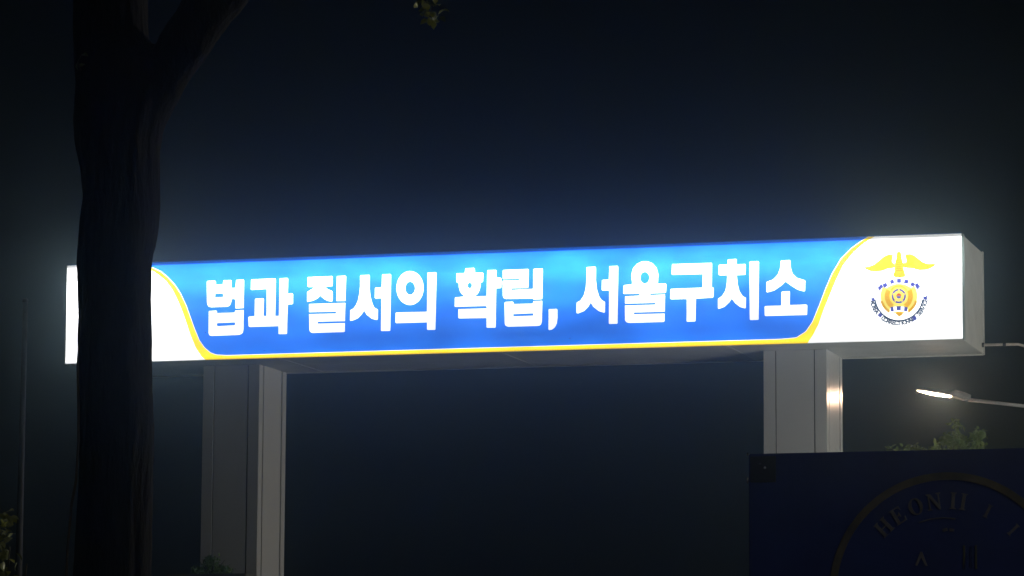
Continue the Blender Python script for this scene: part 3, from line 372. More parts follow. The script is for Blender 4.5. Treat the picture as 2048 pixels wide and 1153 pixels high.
EMBLEM = {'wing_left':[[(12.2295,1.0622),(12.3128,1.0728),(12.3908,1.1017),(12.458,1.1558),(12.5252,1.2099),(12.5919,1.2357),(12.6416,1.2373),(12.6579,1.222),(12.652,1.194),(12.64,1.138),(12.6561,1.1093),(12.6781,1.1028),(12.6772,1.0465),(12.644,1.0364),(12.5666,1.0278),(12.4999,1.0019),(12.4113,0.9937),(12.3339,1.002),(12.2679,1.0326)]],'wing_right':[[(12.8256,1.2306),(12.9005,1.2324),(12.9551,1.2113),(13.0201,1.1583),(13.0851,1.1053),(13.1505,1.0828),(13.2654,1.0787),(13.243,1.0492),(13.1821,1.012),(13.1161,0.9952),(13.0284,0.9949),(12.941,1.0204),(12.8313,1.0355),(12.7929,1.0481),(12.7938,1.1044),(12.8379,1.1085),(12.8462,1.142),(12.8337,1.1875)]],'body':[[(12.7076,1.2258),(12.7138,1.2685),(12.7579,1.2691),(12.7741,1.246),(12.7767,1.2008),(12.7838,1.1667),(12.7971,1.1043),(12.8004,1.0309),(12.8193,0.974),(12.8296,0.9343),(12.8237,0.9063),(12.763,0.8972),(12.697,0.9016),(12.6532,0.9178),(12.6595,0.9683),(12.6762,0.9846),(12.677,1.0353),(12.6815,1.1084),(12.7012,1.1697)]],'breast':[[(12.7067,1.1695),(12.7783,1.1669),(12.7827,1.0991),(12.7809,0.9866),(12.7422,0.9767),(12.6929,0.9896),(12.6924,1.1023)]],'breastbars':[[(12.7009,1.1471),(12.7846,1.1442),(12.7844,1.1351),(12.7007,1.1381)],[(12.7004,1.119),(12.7841,1.116),(12.784,1.107),(12.7003,1.11)],[(12.7,1.0908),(12.7837,1.0878),(12.7835,1.0788),(12.6998,1.0818)],[(12.6995,1.0626),(12.7832,1.0597),(12.7831,1.0507),(12.6994,1.0536)],[(12.6991,1.0345),(12.7828,1.0316),(12.7826,1.0226),(12.6989,1.0255)],[(12.6986,1.0063),(12.7823,1.0034),(12.7822,0.9944),(12.6985,0.9973)]],'tail':[[(12.6594,0.966),(12.6926,0.9727),(12.7087,0.944),(12.6588,0.9288)],[(12.7752,0.9699),(12.8135,0.9607),(12.8185,0.9268),(12.7802,0.9416)]],'disc':[[(12.9971,0.631),(12.9943,0.5981),(12.987,0.566),(12.9754,0.5351),(12.9597,0.506),(12.9402,0.4792),(12.9171,0.4551),(12.8908,0.4341),(12.8619,0.4167),(12.8307,0.4031),(12.7979,0.3934),(12.764,0.388),(12.7296,0.3869),(12.6952,0.3901),(12.6614,0.3976),(12.6289,0.4092),(12.5981,0.4248),(12.5696,0.444),(12.5439,0.4666),(12.5215,0.4922),(12.5027,0.5203),(12.4878,0.5505),(12.4772,0.5822),(12.4709,0.6149),(12.4691,0.648),(12.4719,0.681),(12.4792,0.7132),(12.4908,0.7442),(12.5065,0.7735),(12.5262,0.8004),(12.5494,0.8245),(12.5758,0.8455),(12.6049,0.8629),(12.6361,0.8765),(12.6691,0.8861),(12.7031,0.8914),(12.7376,0.8924),(12.772,0.8891),(12.8058,0.8814),(12.8383,0.8697),(12.869,0.854),(12.8974,0.8347),(12.9229,0.812),(12.9452,0.7864),(12.9639,0.7583),(12.9786,0.7282),(12.9892,0.6966),(12.9954,0.664)]],'arms':[[(12.9112,0.732),(12.9171,0.7201),(12.9223,0.7078),(12.9267,0.6952),(12.9304,0.6824),(12.9332,0.6694),(12.9352,0.6563),(12.9364,0.643),(12.9367,0.6297),(12.9362,0.6165),(12.9349,0.6033),(12.9328,0.5902),(12.9298,0.5773),(12.9261,0.5647),(12.9215,0.5523),(12.9162,0.5402),(12.9102,0.5286),(12.9034,0.5174),(12.8959,0.5066),(12.8878,0.4964),(12.879,0.4867),(12.8696,0.4776),(12.8597,0.4692),(12.8493,0.4615),(12.8384,0.4544),(12.8016,0.5174),(12.8086,0.522),(12.8154,0.527),(12.8219,0.5325),(12.8279,0.5384),(12.8336,0.5446),(12.8389,0.5513),(12.8438,0.5583),(12.8482,0.5655),(12.8521,0.5731),(12.8555,0.5809),(12.8585,0.5889),(12.8609,0.5972),(12.8628,0.6055),(12.8642,0.614),(12.8651,0.6226),(12.8654,0.6312),(12.8651,0.6398),(12.8644,0.6484),(12.8631,0.6569),(12.8612,0.6654),(12.8589,0.6737),(12.856,0.6818),(12.8526,0.6898),(12.8488,0.6975)],[(12.6228,0.4611),(12.6121,0.4688),(12.6019,0.4772),(12.5922,0.4863),(12.5831,0.4959),(12.5746,0.5062),(12.5668,0.5169),(12.5597,0.5282),(12.5532,0.5398),(12.5475,0.5519),(12.5426,0.5643),(12.5384,0.577),(12.535,0.5899),(12.5325,0.603),(12.5307,0.6162),(12.5298,0.6295),(12.5298,0.6428),(12.5306,0.6561),(12.5322,0.6693),(12.5346,0.6824),(12.5378,0.6952),(12.5419,0.7078),(12.5467,0.7201),(12.5523,0.732),(12.5587,0.7436),(12.6201,0.705),(12.616,0.6975),(12.6124,0.6898),(12.6093,0.6818),(12.6066,0.6736),(12.6045,0.6653),(12.603,0.6568),(12.6019,0.6483),(12.6014,0.6397),(12.6015,0.631),(12.602,0.6224),(12.6032,0.6138),(12.6048,0.6053),(12.607,0.597),(12.6097,0.5887),(12.6129,0.5807),(12.6166,0.5729),(12.6208,0.5653),(12.6254,0.558),(12.6305,0.5511),(12.636,0.5444),(12.6419,0.5381),(12.6482,0.5323),(12.6548,0.5268),(12.6617,0.5218)],[(12.6157,0.7248),(12.6223,0.735),(12.6298,0.7445),(12.638,0.7532),(12.647,0.7612),(12.6567,0.7684),(12.6669,0.7746),(12.6776,0.7799),(12.6888,0.7843),(12.7003,0.7876),(12.7121,0.7898),(12.724,0.791),(12.736,0.7912),(12.748,0.7902),(12.7598,0.7882),(12.7715,0.7852),(12.7829,0.7811),(12.7939,0.7761),(12.8044,0.7701),(12.8144,0.7632),(12.8238,0.7554),(12.8325,0.7468),(12.8405,0.7375),(12.8476,0.7276),(12.8539,0.717),(12.8347,0.7064),(12.8294,0.7153),(12.8234,0.7236),(12.8167,0.7314),(12.8094,0.7386),(12.8015,0.7452),(12.7931,0.751),(12.7843,0.756),(12.775,0.7603),(12.7655,0.7637),(12.7557,0.7662),(12.7457,0.7679),(12.7356,0.7687),(12.7256,0.7686),(12.7155,0.7676),(12.7057,0.7657),(12.696,0.7629),(12.6866,0.7592),(12.6776,0.7548),(12.669,0.7495),(12.6609,0.7435),(12.6534,0.7368),(12.6464,0.7294),(12.6401,0.7215),(12.6346,0.713)]],'branch':[[(12.9953,0.5534),(12.9927,0.5448),(12.9898,0.5362),(12.9867,0.5277),(12.9833,0.5194),(12.9796,0.5112),(12.9757,0.5031),(12.9715,0.4951),(12.967,0.4873),(12.9623,0.4796),(12.9574,0.4721),(12.9522,0.4648),(12.9468,0.4577),(12.9411,0.4507),(12.9352,0.444),(12.9292,0.4374),(12.9229,0.4311),(12.9164,0.4249),(12.9097,0.419),(12.9028,0.4134),(12.8957,0.4079),(12.8885,0.4027),(12.8811,0.3978),(12.8735,0.3931),(12.8658,0.3886),(12.8482,0.4212),(12.8549,0.4251),(12.8615,0.4291),(12.8679,0.4334),(12.8742,0.4379),(12.8803,0.4427),(12.8863,0.4476),(12.8921,0.4527),(12.8977,0.458),(12.9032,0.4635),(12.9084,0.4692),(12.9135,0.475),(12.9184,0.4811),(12.9231,0.4873),(12.9276,0.4936),(12.9319,0.5001),(12.936,0.5067),(12.9399,0.5135),(12.9435,0.5204),(12.9469,0.5275),(12.9501,0.5346),(12.9531,0.5418),(12.9558,0.5492),(12.9583,0.5566),(12.9605,0.5641)],[(12.5932,0.397),(12.5856,0.4019),(12.5782,0.407),(12.5709,0.4125),(12.5638,0.4181),(12.5569,0.424),(12.5502,0.4301),(12.5437,0.4364),(12.5373,0.443),(12.5312,0.4497),(12.5253,0.4566),(12.5196,0.4638),(12.5142,0.4711),(12.509,0.4786),(12.504,0.4862),(12.4993,0.4941),(12.4948,0.502),(12.4905,0.5101),(12.4866,0.5184),(12.4829,0.5267),(12.4794,0.5352),(12.4763,0.5438),(12.4734,0.5525),(12.4708,0.5613),(12.4685,0.5701),(12.5038,0.5786),(12.5058,0.5709),(12.508,0.5633),(12.5105,0.5558),(12.5133,0.5484),(12.5163,0.541),(12.5195,0.5338),(12.5229,0.5266),(12.5266,0.5196),(12.5305,0.5127),(12.5346,0.5059),(12.5389,0.4993),(12.5434,0.4928),(12.5481,0.4864),(12.553,0.4802),(12.5582,0.4742),(12.5635,0.4684),(12.5689,0.4627),(12.5746,0.4572),(12.5804,0.4519),(12.5864,0.4468),(12.5926,0.4419),(12.5989,0.4372),(12.6053,0.4328),(12.6119,0.4285)]],'inner':[[(12.8412,0.6304),(12.8388,0.609),(12.8323,0.5886),(12.8221,0.5699),(12.8084,0.5536),(12.7919,0.5405),(12.7731,0.5309),(12.7528,0.5253),(12.7317,0.5238),(12.7107,0.5266),(12.6906,0.5335),(12.6721,0.5442),(12.656,0.5585),(12.6429,0.5756),(12.6332,0.5949),(12.6274,0.6158),(12.6256,0.6373),(12.628,0.6587),(12.6345,0.6792),(12.6448,0.6979),(12.6585,0.7142),(12.675,0.7274),(12.6938,0.7369),(12.7142,0.7425),(12.7352,0.744),(12.7562,0.7412),(12.7764,0.7342),(12.7948,0.7234),(12.8109,0.7092),(12.824,0.6921),(12.8337,0.6728),(12.8395,0.6519)]],'ring':[[(12.7492,0.7357),(12.7613,0.7328),(12.7729,0.7284),(12.784,0.7226),(12.7943,0.7155),(12.8037,0.7072),(12.812,0.6978),(12.8192,0.6874),(12.8251,0.6762),(12.8032,0.6661),(12.7987,0.6746),(12.7933,0.6825),(12.7869,0.6897),(12.7797,0.696),(12.7719,0.7014),(12.7635,0.7058),(12.7546,0.7092),(12.7454,0.7114)],[(12.8334,0.6486),(12.8346,0.636),(12.8342,0.6234),(12.8324,0.611),(12.8291,0.5989),(12.8244,0.5873),(12.8184,0.5764),(12.811,0.5663),(12.8025,0.5573),(12.786,0.5756),(12.7925,0.5825),(12.7981,0.5901),(12.8027,0.5984),(12.8063,0.6072),(12.8088,0.6164),(12.8102,0.6259),(12.8104,0.6355),(12.8095,0.6451)],[(12.7795,0.5411),(12.7682,0.5363),(12.7564,0.5328),(12.7442,0.5309),(12.7318,0.5306),(12.7195,0.5317),(12.7074,0.5344),(12.6957,0.5386),(12.6845,0.5441),(12.6962,0.5656),(12.7047,0.5613),(12.7137,0.5582),(12.7229,0.5561),(12.7322,0.5552),(12.7416,0.5555),(12.7509,0.557),(12.7599,0.5596),(12.7685,0.5633)],[(12.662,0.5618),(12.6538,0.5713),(12.6468,0.5818),(12.641,0.5931),(12.6367,0.605),(12.6338,0.6173),(12.6324,0.6299),(12.6325,0.6425),(12.6341,0.655),(12.6578,0.65),(12.6566,0.6404),(12.6566,0.6308),(12.6576,0.6213),(12.6598,0.6119),(12.6632,0.6029),(12.6675,0.5943),(12.6729,0.5863),(12.6791,0.579)],[(12.6432,0.6821),(12.6495,0.6929),(12.657,0.7028),(12.6656,0.7117),(12.6753,0.7194),(12.6858,0.7259),(12.6971,0.7309),(12.7089,0.7346),(12.721,0.7367),(12.724,0.7121),(12.7148,0.7105),(12.7058,0.7077),(12.6972,0.7039),(12.6892,0.6989),(12.6819,0.6931),(12.6753,0.6863),(12.6696,0.6788),(12.6648,0.6706)],[(12.7351,0.7372),(12.7483,0.7359),(12.7611,0.7329),(12.7735,0.7282),(12.7852,0.7219),(12.7961,0.7141),(12.8059,0.7049),(12.8144,0.6946),(12.8216,0.6832),(12.8273,0.671),(12.8314,0.6582),(12.8339,0.6449),(12.8346,0.6315),(12.8337,0.6181),(12.831,0.605),(12.8267,0.5924),(12.8208,0.5804),(12.8135,0.5694),(12.8048,0.5595),(12.7949,0.5508),(12.7839,0.5435),(12.7721,0.5378),(12.7596,0.5336),(12.7467,0.5312),(12.7336,0.5305),(12.7205,0.5316),(12.7076,0.5343),(12.6951,0.5388),(12.6832,0.5449),(12.6723,0.5525),(12.6623,0.5614),(12.6536,0.5716),(12.6462,0.5829),(12.6402,0.595),(12.6359,0.6078),(12.6332,0.621),(12.6322,0.6344),(12.6329,0.6478),(12.6354,0.661),(12.6395,0.6737),(12.6451,0.6858),(12.6523,0.697),(12.6609,0.7071),(12.6706,0.7159),(12.6815,0.7234),(12.6932,0.7294),(12.7056,0.7337),(12.7185,0.7364),(12.7316,0.7373),(12.7318,0.7283),(12.7198,0.7274),(12.708,0.725),(12.6967,0.7211),(12.686,0.7156),(12.6761,0.7088),(12.6672,0.7007),(12.6594,0.6915),(12.6528,0.6813),(12.6476,0.6703),(12.6439,0.6587),(12.6417,0.6466),(12.641,0.6344),(12.6419,0.6221),(12.6444,0.61),(12.6484,0.5984),(12.6538,0.5873),(12.6605,0.577),(12.6685,0.5677),(12.6776,0.5596),(12.6876,0.5526),(12.6984,0.5471),(12.7098,0.543),(12.7216,0.5405),(12.7336,0.5395),(12.7456,0.5401),(12.7574,0.5423),(12.7687,0.5461),(12.7795,0.5514),(12.7895,0.558),(12.7986,0.5659),(12.8065,0.575),(12.8132,0.5851),(12.8186,0.596),(12.8225,0.6075),(12.825,0.6195),(12.8258,0.6317),(12.8251,0.644),(12.8229,0.6561),(12.8192,0.6678),(12.814,0.6789),(12.8074,0.6893),(12.7996,0.6987),(12.7906,0.7071),(12.7807,0.7142),(12.77,0.72),(12.7587,0.7243),(12.747,0.727),(12.735,0.7282)]],'red':[[(12.6973,0.6352),(12.698,0.6453),(12.7014,0.6549),(12.7072,0.6631),(12.715,0.6694),(12.7242,0.6732),(12.7341,0.6743),(12.744,0.6726),(12.7531,0.6682),(12.7607,0.6614),(12.7662,0.6528),(12.7693,0.643),(12.7696,0.6328),(12.7341,0.6372),(12.7341,0.6373),(12.734,0.6375),(12.734,0.6376),(12.7338,0.6377),(12.7337,0.6378),(12.7336,0.6378),(12.7334,0.6378),(12.7333,0.6377),(12.7331,0.6376),(12.7331,0.6375),(12.733,0.6373),(12.733,0.6372)]],'bluehalf':[[(12.7674,0.6297),(12.7655,0.6214),(12.7617,0.6138),(12.7561,0.6074),(12.7492,0.6027),(12.7413,0.5998),(12.7329,0.599),(12.7246,0.6004),(12.7168,0.6037),(12.71,0.6089),(12.7047,0.6156),(12.7011,0.6235),(12.6995,0.6319),(12.7329,0.6338),(12.733,0.6337),(12.733,0.6336),(12.7331,0.6335),(12.7332,0.6334),(12.7333,0.6333),(12.7335,0.6333),(12.7336,0.6333),(12.7337,0.6334),(12.7339,0.6334),(12.7339,0.6335),(12.734,0.6337),(12.734,0.6338)]],'tip':[[(12.6694,0.4079),(12.8046,0.4037),(12.7765,0.3687),(12.7376,0.3385),(12.6996,0.371)]],'ribbon':[[(12.519,0.8065),(12.5349,0.8178),(12.5514,0.8281),(12.5684,0.8375),(12.5859,0.846),(12.6039,0.8534),(12.6223,0.8598),(12.641,0.8651),(12.6599,0.8694),(12.6791,0.8725),(12.6984,0.8746),(12.7179,0.8756),(12.7373,0.8755),(12.7568,0.8743),(12.7761,0.872),(12.7954,0.8686),(12.8144,0.8641),(12.8331,0.8586),(12.8516,0.852),(12.8697,0.8444),(12.8873,0.8358),(12.9045,0.8263),(12.9211,0.8158),(12.9372,0.8043),(12.9526,0.792),(12.9126,0.742),(12.8999,0.7521),(12.8868,0.7614),(12.8731,0.77),(12.8591,0.7779),(12.8446,0.7849),(12.8298,0.7911),(12.8147,0.7965),(12.7994,0.801),(12.7838,0.8047),(12.7681,0.8074),(12.7522,0.8093),(12.7363,0.8103),(12.7204,0.8104),(12.7045,0.8096),(12.6886,0.8078),(12.6729,0.8052),(12.6574,0.8017),(12.6421,0.7974),(12.6271,0.7921),(12.6124,0.7861),(12.598,0.7792),(12.5841,0.7714),(12.5706,0.763),(12.5576,0.7537)]],'squares':[[(12.5008,0.8082),(12.5539,0.835),(12.581,0.7804),(12.528,0.7536)],[(12.6073,0.863),(12.6635,0.8733),(12.6745,0.8157),(12.6183,0.8054)],[(12.711,0.8809),(12.7704,0.8789),(12.7694,0.8182),(12.71,0.8202)],[(12.8188,0.8719),(12.8771,0.8594),(12.8658,0.8),(12.8076,0.8125)],[(12.9214,0.8319),(12.9723,0.8046),(12.9464,0.753),(12.8955,0.7803)]],'flags':[[(12.4277,0.7552),(12.4894,0.8185),(12.5163,0.7726),(12.4871,0.7431),(12.46,0.7023),(12.4473,0.741)],[(12.9612,0.7848),(13.0013,0.8172),(13.0483,0.7471),(13.0197,0.738),(13.0212,0.6998),(12.9825,0.7414)]],'scroll':[[(12.611,0.4748),(12.7345,0.4889),(12.8572,0.4671),(12.8627,0.3975),(12.7333,0.4149),(12.6011,0.4055)]],'scrollsq':[[(12.6134,0.4767),(12.6573,0.48),(12.6627,0.4173),(12.6189,0.414)],[(12.7014,0.4855),(12.763,0.4835),(12.7621,0.4297),(12.7006,0.4316)],[(12.8121,0.4755),(12.8601,0.4688),(12.8532,0.411),(12.8052,0.4177)]],'scrollline':[[(12.611,0.4793),(12.6684,0.4876),(12.7345,0.4912),(12.8004,0.4835),(12.8573,0.4716),(12.8572,0.4671),(12.8003,0.4779),(12.7344,0.4856),(12.6684,0.482),(12.611,0.4737)]],'hatch_left':[[(12.4258,0.8522),(12.4336,0.8576),(12.4585,0.8196),(12.4506,0.8142)],[(12.4449,0.8719),(12.4527,0.8772),(12.4775,0.8392),(12.4697,0.8338)],[(12.4651,0.8904),(12.4729,0.8957),(12.4977,0.8577),(12.4899,0.8523)],[(12.4852,0.9088),(12.493,0.9142),(12.5179,0.8762),(12.5101,0.8708)],[(12.501,0.9263),(12.5088,0.9317),(12.5336,0.8937),(12.5258,0.8883)]],'hatch_right':[[(12.9615,0.9354),(12.9691,0.9295),(12.9411,0.8933),(12.9335,0.8992)],[(12.9832,0.9178),(12.9908,0.9119),(12.9627,0.8758),(12.9551,0.8816)],[(13.0049,0.9002),(13.0124,0.8943),(12.9844,0.8582),(12.9768,0.864)],[(13.0264,0.8792),(13.034,0.8733),(13.006,0.8372),(12.9984,0.8431)],[(13.048,0.856),(13.0556,0.8502),(13.0275,0.814),(13.02,0.8199)]],'endflags':[[(12.3374,0.6319),(12.3593,0.6177),(12.3838,0.6305),(12.3875,0.5853),(12.341,0.5778)],[(13.077,0.6284),(13.1074,0.614),(13.1373,0.6321),(13.1352,0.5705),(13.0827,0.5767)],[(12.4614,0.4107),(12.5002,0.3734),(12.4641,0.3345),(12.4253,0.3717)],[(12.9129,0.325),(12.9636,0.3509),(12.9895,0.2987),(12.9388,0.2728)]],'arcline':[[(13.0825,0.5724),(13.0735,0.5305),(13.0596,0.4901),(13.0412,0.4518),(13.0183,0.416),(12.9915,0.3833),(12.9609,0.3541),(12.9272,0.3289),(12.8907,0.308),(12.8519,0.2917),(12.8114,0.2803),(12.7699,0.2739),(12.7277,0.2726),(12.6857,0.2764),(12.6443,0.2853),(12.6041,0.2991),(12.5657,0.3177),(12.5297,0.3409),(12.4966,0.3682),(12.4668,0.3993),(12.4409,0.4337),(12.419,0.471),(12.4016,0.5107),(12.389,0.5521),(12.3812,0.5947),(12.4009,0.5969),(12.4083,0.5567),(12.4202,0.5176),(12.4366,0.4801),(12.4572,0.4449),(12.4818,0.4124),(12.5099,0.383),(12.5411,0.3573),(12.5751,0.3354),(12.6113,0.3178),(12.6493,0.3048),(12.6883,0.2964),(12.7281,0.2928),(12.7678,0.294),(12.8071,0.3),(12.8453,0.3108),(12.8819,0.3262),(12.9164,0.3459),(12.9483,0.3697),(12.9771,0.3972),(13.0025,0.4281),(13.024,0.4619),(13.0414,0.4981),(13.0545,0.5363),(13.063,0.5758)]]}
EMBLEM_CENTRE = (12.7335, 0.6339)
EMBLEM_R = 0.3784
# centre x, height, radius of the forked trunk and of its right limb
TRUNK = [(-2.367, 5.923, 0.221), (-2.361, 5.774, 0.221), (-2.351, 5.631, 0.225), (-2.267, 5.477, 0.296), (-2.276, 5.329, 0.287), (-2.301, 5.195, 0.265), (-2.297, 5.033, 0.241), (-2.283, 4.915, 0.23), (-2.275, 4.739, 0.222), (-2.284, 4.621, 0.228), (-2.291, 4.475, 0.224), (-2.301, 4.372, 0.215), (-2.298, 4.241, 0.209), (-2.292, 4.007, 0.208), (-2.285, 3.862, 0.212), (-2.277, 3.688, 0.211), (-2.257, 3.399, 0.214), (-2.257, 3.283, 0.212), (-2.263, 3.11, 0.211), (-2.268, 2.823, 0.215), (-2.274, 2.557, 0.227)]
LIMB = [(-2.162, 5.146, 0.117), (-2.121, 5.264, 0.119), (-2.067, 5.374, 0.126), (-1.992, 5.508, 0.134), (-1.914, 5.642, 0.149), (-1.826, 5.776, 0.147), (-1.76, 5.866, 0.149), (-1.681, 5.956, 0.155)]

# ------------------------------------------------------------------ the lit gate sign
GATE_LOC = (-6.753, 52.442, 7.313)
YAW = -0.28223
sign = empty('gate_sign', GATE_LOC, YAW)
tag(sign, 'long lit blue and white box sign with Korean lettering spanning two pale pillars', 'sign')
W, H, D = SIGN_W, SIGN_H, SIGN_D
# cabinet: folded sheet panels
bm = bmesh.new(); add_box(bm, 0.0, W, 0.035, D, 0.0, H)
build('cabinet', bm, M['cabinet'], sign, bevel=0.006)
# rim that holds the face at the right and left end, and a returned edge round the end cap
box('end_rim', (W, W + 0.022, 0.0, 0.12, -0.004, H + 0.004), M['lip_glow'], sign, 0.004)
box('end_rim', (-0.02, 0.0, 0.0, 0.12, -0.004, H + 0.004), M['rim'], sign, 0.004)
box('end_flange', (W + 0.001, W + 0.018, 0.13, 0.20, 0.01, H - 0.01), M['cabinet'], sign)
box('end_flange', (W + 0.001, W + 0.020, D - 0.05, D + 0.012, -0.012, H + 0.006), M['cabinet'], sign)
# sheet joints under the cabinet
for x in (3.4, 6.81, 10.2):
    box('joint_strip', (x, x + 0.05, 0.06, D - 0.02, -0.006, -0.0005), M['cabinet'], sign)
box('drip_edge', (0.0, W, D - 0.03, D + 0.01, -0.02, -0.001), M['cabinet'], sign)
box('backing_board', (0.0, W, 0.006, 0.034, 0.003, H - 0.003), M['rim'], sign)
# white ends of the face
y_face = 0.0
left_white = [(0.0, 0.0), (0.0, H)] + WHITE_LEFT
left_white[2] = (left_white[2][0], H)
flat('white_panel', [left_white], M['white_light'], sign, y_face)
right_white = list(WHITE_RIGHT) + [(W, H), (W, 0.0)]
flat('white_panel', [right_white], M['white_light'], sign, y_face)

def offset_line(line, d):
    out = []
    for i, p in enumerate(line):
        a = Vector(line[max(i - 1, 0)]); b = Vector(line[min(i + 1, len(line) - 1)])
        t = (b - a).normalized()
        out.append((p[0] - t.y * d, p[1] + t.x * d))
    return out

edge = BLUE_LEFT + BLUE_RIGHT                      # from top left, down, along and up to the top right
edge_fix = lambda l: [(l[0][0], H)] + l[1:-1] + [(l[-1][0], H)]
blue = edge_fix(list(edge))
white_line = edge_fix(offset_line(edge, -0.007))
yellow_out = edge_fix(offset_line(edge, -0.007))
flat('blue_field', [blue], M['blue_light'], sign, y_face)
flat('white_line', [blue + white_line[::-1]], M['letter_light'], sign, y_face)
yw = [(p[0], p[1]) for p in yellow_out] + WHITE_RIGHT[::-1] + WHITE_LEFT[::-1]
flat('yellow_stripe', [yw], M['yellow_light'], sign, y_face)
box('top_lip', (0.0, W, -0.002, 0.03, H, H + 0.012), M['lip_blue'], sign)
for polys in LETTERS:
    flat('comma' if len(polys) == 1 and len(polys[0]) == 9 else 'letter', polys, M['letter_light'], sign, -0.006, 0.002, -0.0028)

for sx_, sz_ in ((2.245, .405), (3.185, .105), (7.9, .16)):
    flat('speck', [[(sx_, sz_), (sx_ + .022, sz_ + .004), (sx_ + .02, sz_ + .016), (sx_ + .004, sz_ + .014)]], M['seam'], sign, -0.004)
# ---- emblem
ey = -0.005
em = flat('emblem', EMBLEM['disc'], M['e_pale'], sign, ey)
def e(name, key, mat, lvl=1, whole=False):
    if whole: return flat(name, EMBLEM[key], M[mat], em, ey - 0.004 * lvl)
    for poly in EMBLEM[key]: flat(name, [poly], M[mat], em, ey - 0.004 * lvl)
e('wing', 'wing_left', 'e_yellow'); e('wing', 'wing_right', 'e_yellow')
e('eagle_body', 'body', 'e_yellow', 2)
e('eagle_breast', 'breast', 'e_gold', 3); e('breast_feathers', 'breastbars', 'e_dark', 4); e('tail_feathers', 'tail', 'e_gold', 3)
e('wreath', 'arms', 'e_yellow'); e('branch', 'branch', 'e_gold'); e('roundel', 'inner', 'e_pale', 2)
e('ring', 'ring', 'e_blue', 3); e('red_half', 'red', 'e_red', 3); e('blue_half', 'bluehalf', 'e_blue', 3)
e('ribbon', 'ribbon', 'white_light', 4); e('ribbon_square', 'squares', 'e_blue', 5); e('ribbon_end', 'flags', 'e_blue', 5)
e('shield_tip', 'tip', 'e_yellow', 1)
e('scroll', 'scroll', 'white_light', 4); e('scroll_square', 'scrollsq', 'e_blue', 5); e('scroll_line', 'scrollline', 'e_ink', 5)
e('hatching', 'hatch_left', 'e_dark', 2); e('hatching', 'hatch_right', 'e_dark', 2)
e('band_end', 'endflags', 'e_blue', 1); e('arc_line', 'arcline', 'e_ink', 1)
cx, cz = EMBLEM_CENTRE
def spread(a0, a1, n): return [a0 + (a1 - a0) * i / (n - 1) for i in range(n)]
ts = 0.082
arc_text('motto_letter', 'KOREA', spread(192, 214, 5), cx, cz, 0.412, ts, M['e_ink'], em, ey - 0.004, True)
arc_text('motto_letter', 'CORRECTIONAL', spread(234, 300, 12), cx, cz, 0.412, ts, M['e_ink'], em, ey - 0.004, True)
arc_text('motto_letter', 'SERVICE', spread(317, 349, 7), cx, cz, 0.412, ts, M['e_ink'], em, ey - 0.004, True)

# ---- conduit leaving the right end cap
cd = tube('conduit', [(W - 0.0, 1.83, 0.12), (W + 0.30, 1.84, 0.12), (W + 0.52, 1.87, 0.12), (W + 0.60, 1.9, 0.10), (W + 0.66, 1.93, 0.04), (W + 0.69, 1.95, -0.08),
                     (W + 0.70, 1.95, -5.2)], 0.021, M['conduit'], sign, 12)
tube('coupling', [(W + 0.30, 1.84, 0.12), (W + 0.345, 1.848, 0.12)], 0.027, M['seam'], cd, 12)
tube('bushing', [(W + 0.0, 1.83, 0.12), (W + 0.03, 1.83, 0.12)], 0.034, M['seam'], cd, 12)

# ------------------------------------------------------------------ pillars
def pillar(x0, x1, label):
    root = empty('gate_pillar', GATE_LOC, YAW)
    root.location = Vector(GATE_LOC) + Matrix.Rotation(YAW, 3, 'Z') @ Vector((x0, 0.754, 0)) + Vector((0, 0, -5.113))
    w, d, h = x1 - x0, D - 0.754, 5.113 - 0.002
    tag(root, label, 'pillar', 'pillars carrying the sign')
    g = 0.016
    c = 0.172
    box('core', (0.03, w - 0.03, 0.03, d - 0.03, 0, h - 0.002), M['seam'], root)
    for (a, b) in ((0, 0), (1, 0), (0, 1), (1, 1)):
        xa = 0 if a == 0 else w - c
        ya = 0 if b == 0 else d - c
        box('corner_post', (xa, xa + c, ya, ya + c, 0, h), M['cladding'], root, 0.004)
    box('cladding_panel', (c + g, w - c - g, 0.004, 0.05, 0, h), M['cladding'], root)
    box('cladding_panel', (c + g, w - c - g, d - 0.05, d - 0.004, 0, h), M['cladding'], root)
    box('cladding_panel', (w - 0.05, w - 0.004, c + 3 * g, d - c - 3 * g, 0, h), M['cladding'], root)
    box('cladding_panel', (0.004, 0.05, c + g, d - c - g, 0, h), M['cladding'], root)
    return root
pillar(1.940, 2.846, 'pale clad gate pillar between the tree trunk and the dark opening, under the sign')
pillar(10.612, 11.540, 'pale clad gate pillar with a bright lamp reflection on its side, behind the navy board')

# plinth in front of the left pillar, with a dark low shrub on it
pl = empty('plinth', GATE_LOC, YAW)
pl.location = Vector(GATE_LOC) + Matrix.Rotation(YAW, 3, 'Z') @ Vector((1.62, 0.28, 0)) + Vector((0, 0, -5.113))
tag(pl, 'dark stone plinth at the foot of the left gate pillar', 'plinth')
box('block', (0, 1.21, 0, 0.44, 0, 1.86), M['granite'], pl, 0.01)
box('coping', (-0.03, 1.24, -0.03, 0.455, 1.862, 1.935), M['granite'], pl, 0.01)

# ------------------------------------------------------------------ foliage
def leaf_mesh(name, ln, wd, mat):
    """a pointed leaf, folded on its midrib and drooping, with six faces"""
    bm = bmesh.new()
    mid = [bm.verts.new((0, 0, 0)), bm.verts.new((0, ln * .38, ln * .05)), bm.verts.new((0, ln * .72, ln * .02)), bm.verts.new((0, ln, -ln * .12))]
    for s in (-1, 1):
        a = bm.verts.new((s * wd * .5, ln * .33, ln * .13)); b = bm.verts.new((s * wd * .38, ln * .68, ln * .09))
        bm.faces.new((mid[0], mid[1], a)); bm.faces.new((mid[1], mid[2], b, a)); bm.faces.new((mid[2], mid[3], b))
    me = bpy.data.meshes.new(name); bm.to_mesh(me); bm.free()
    me.materials.append(mat)
    return me

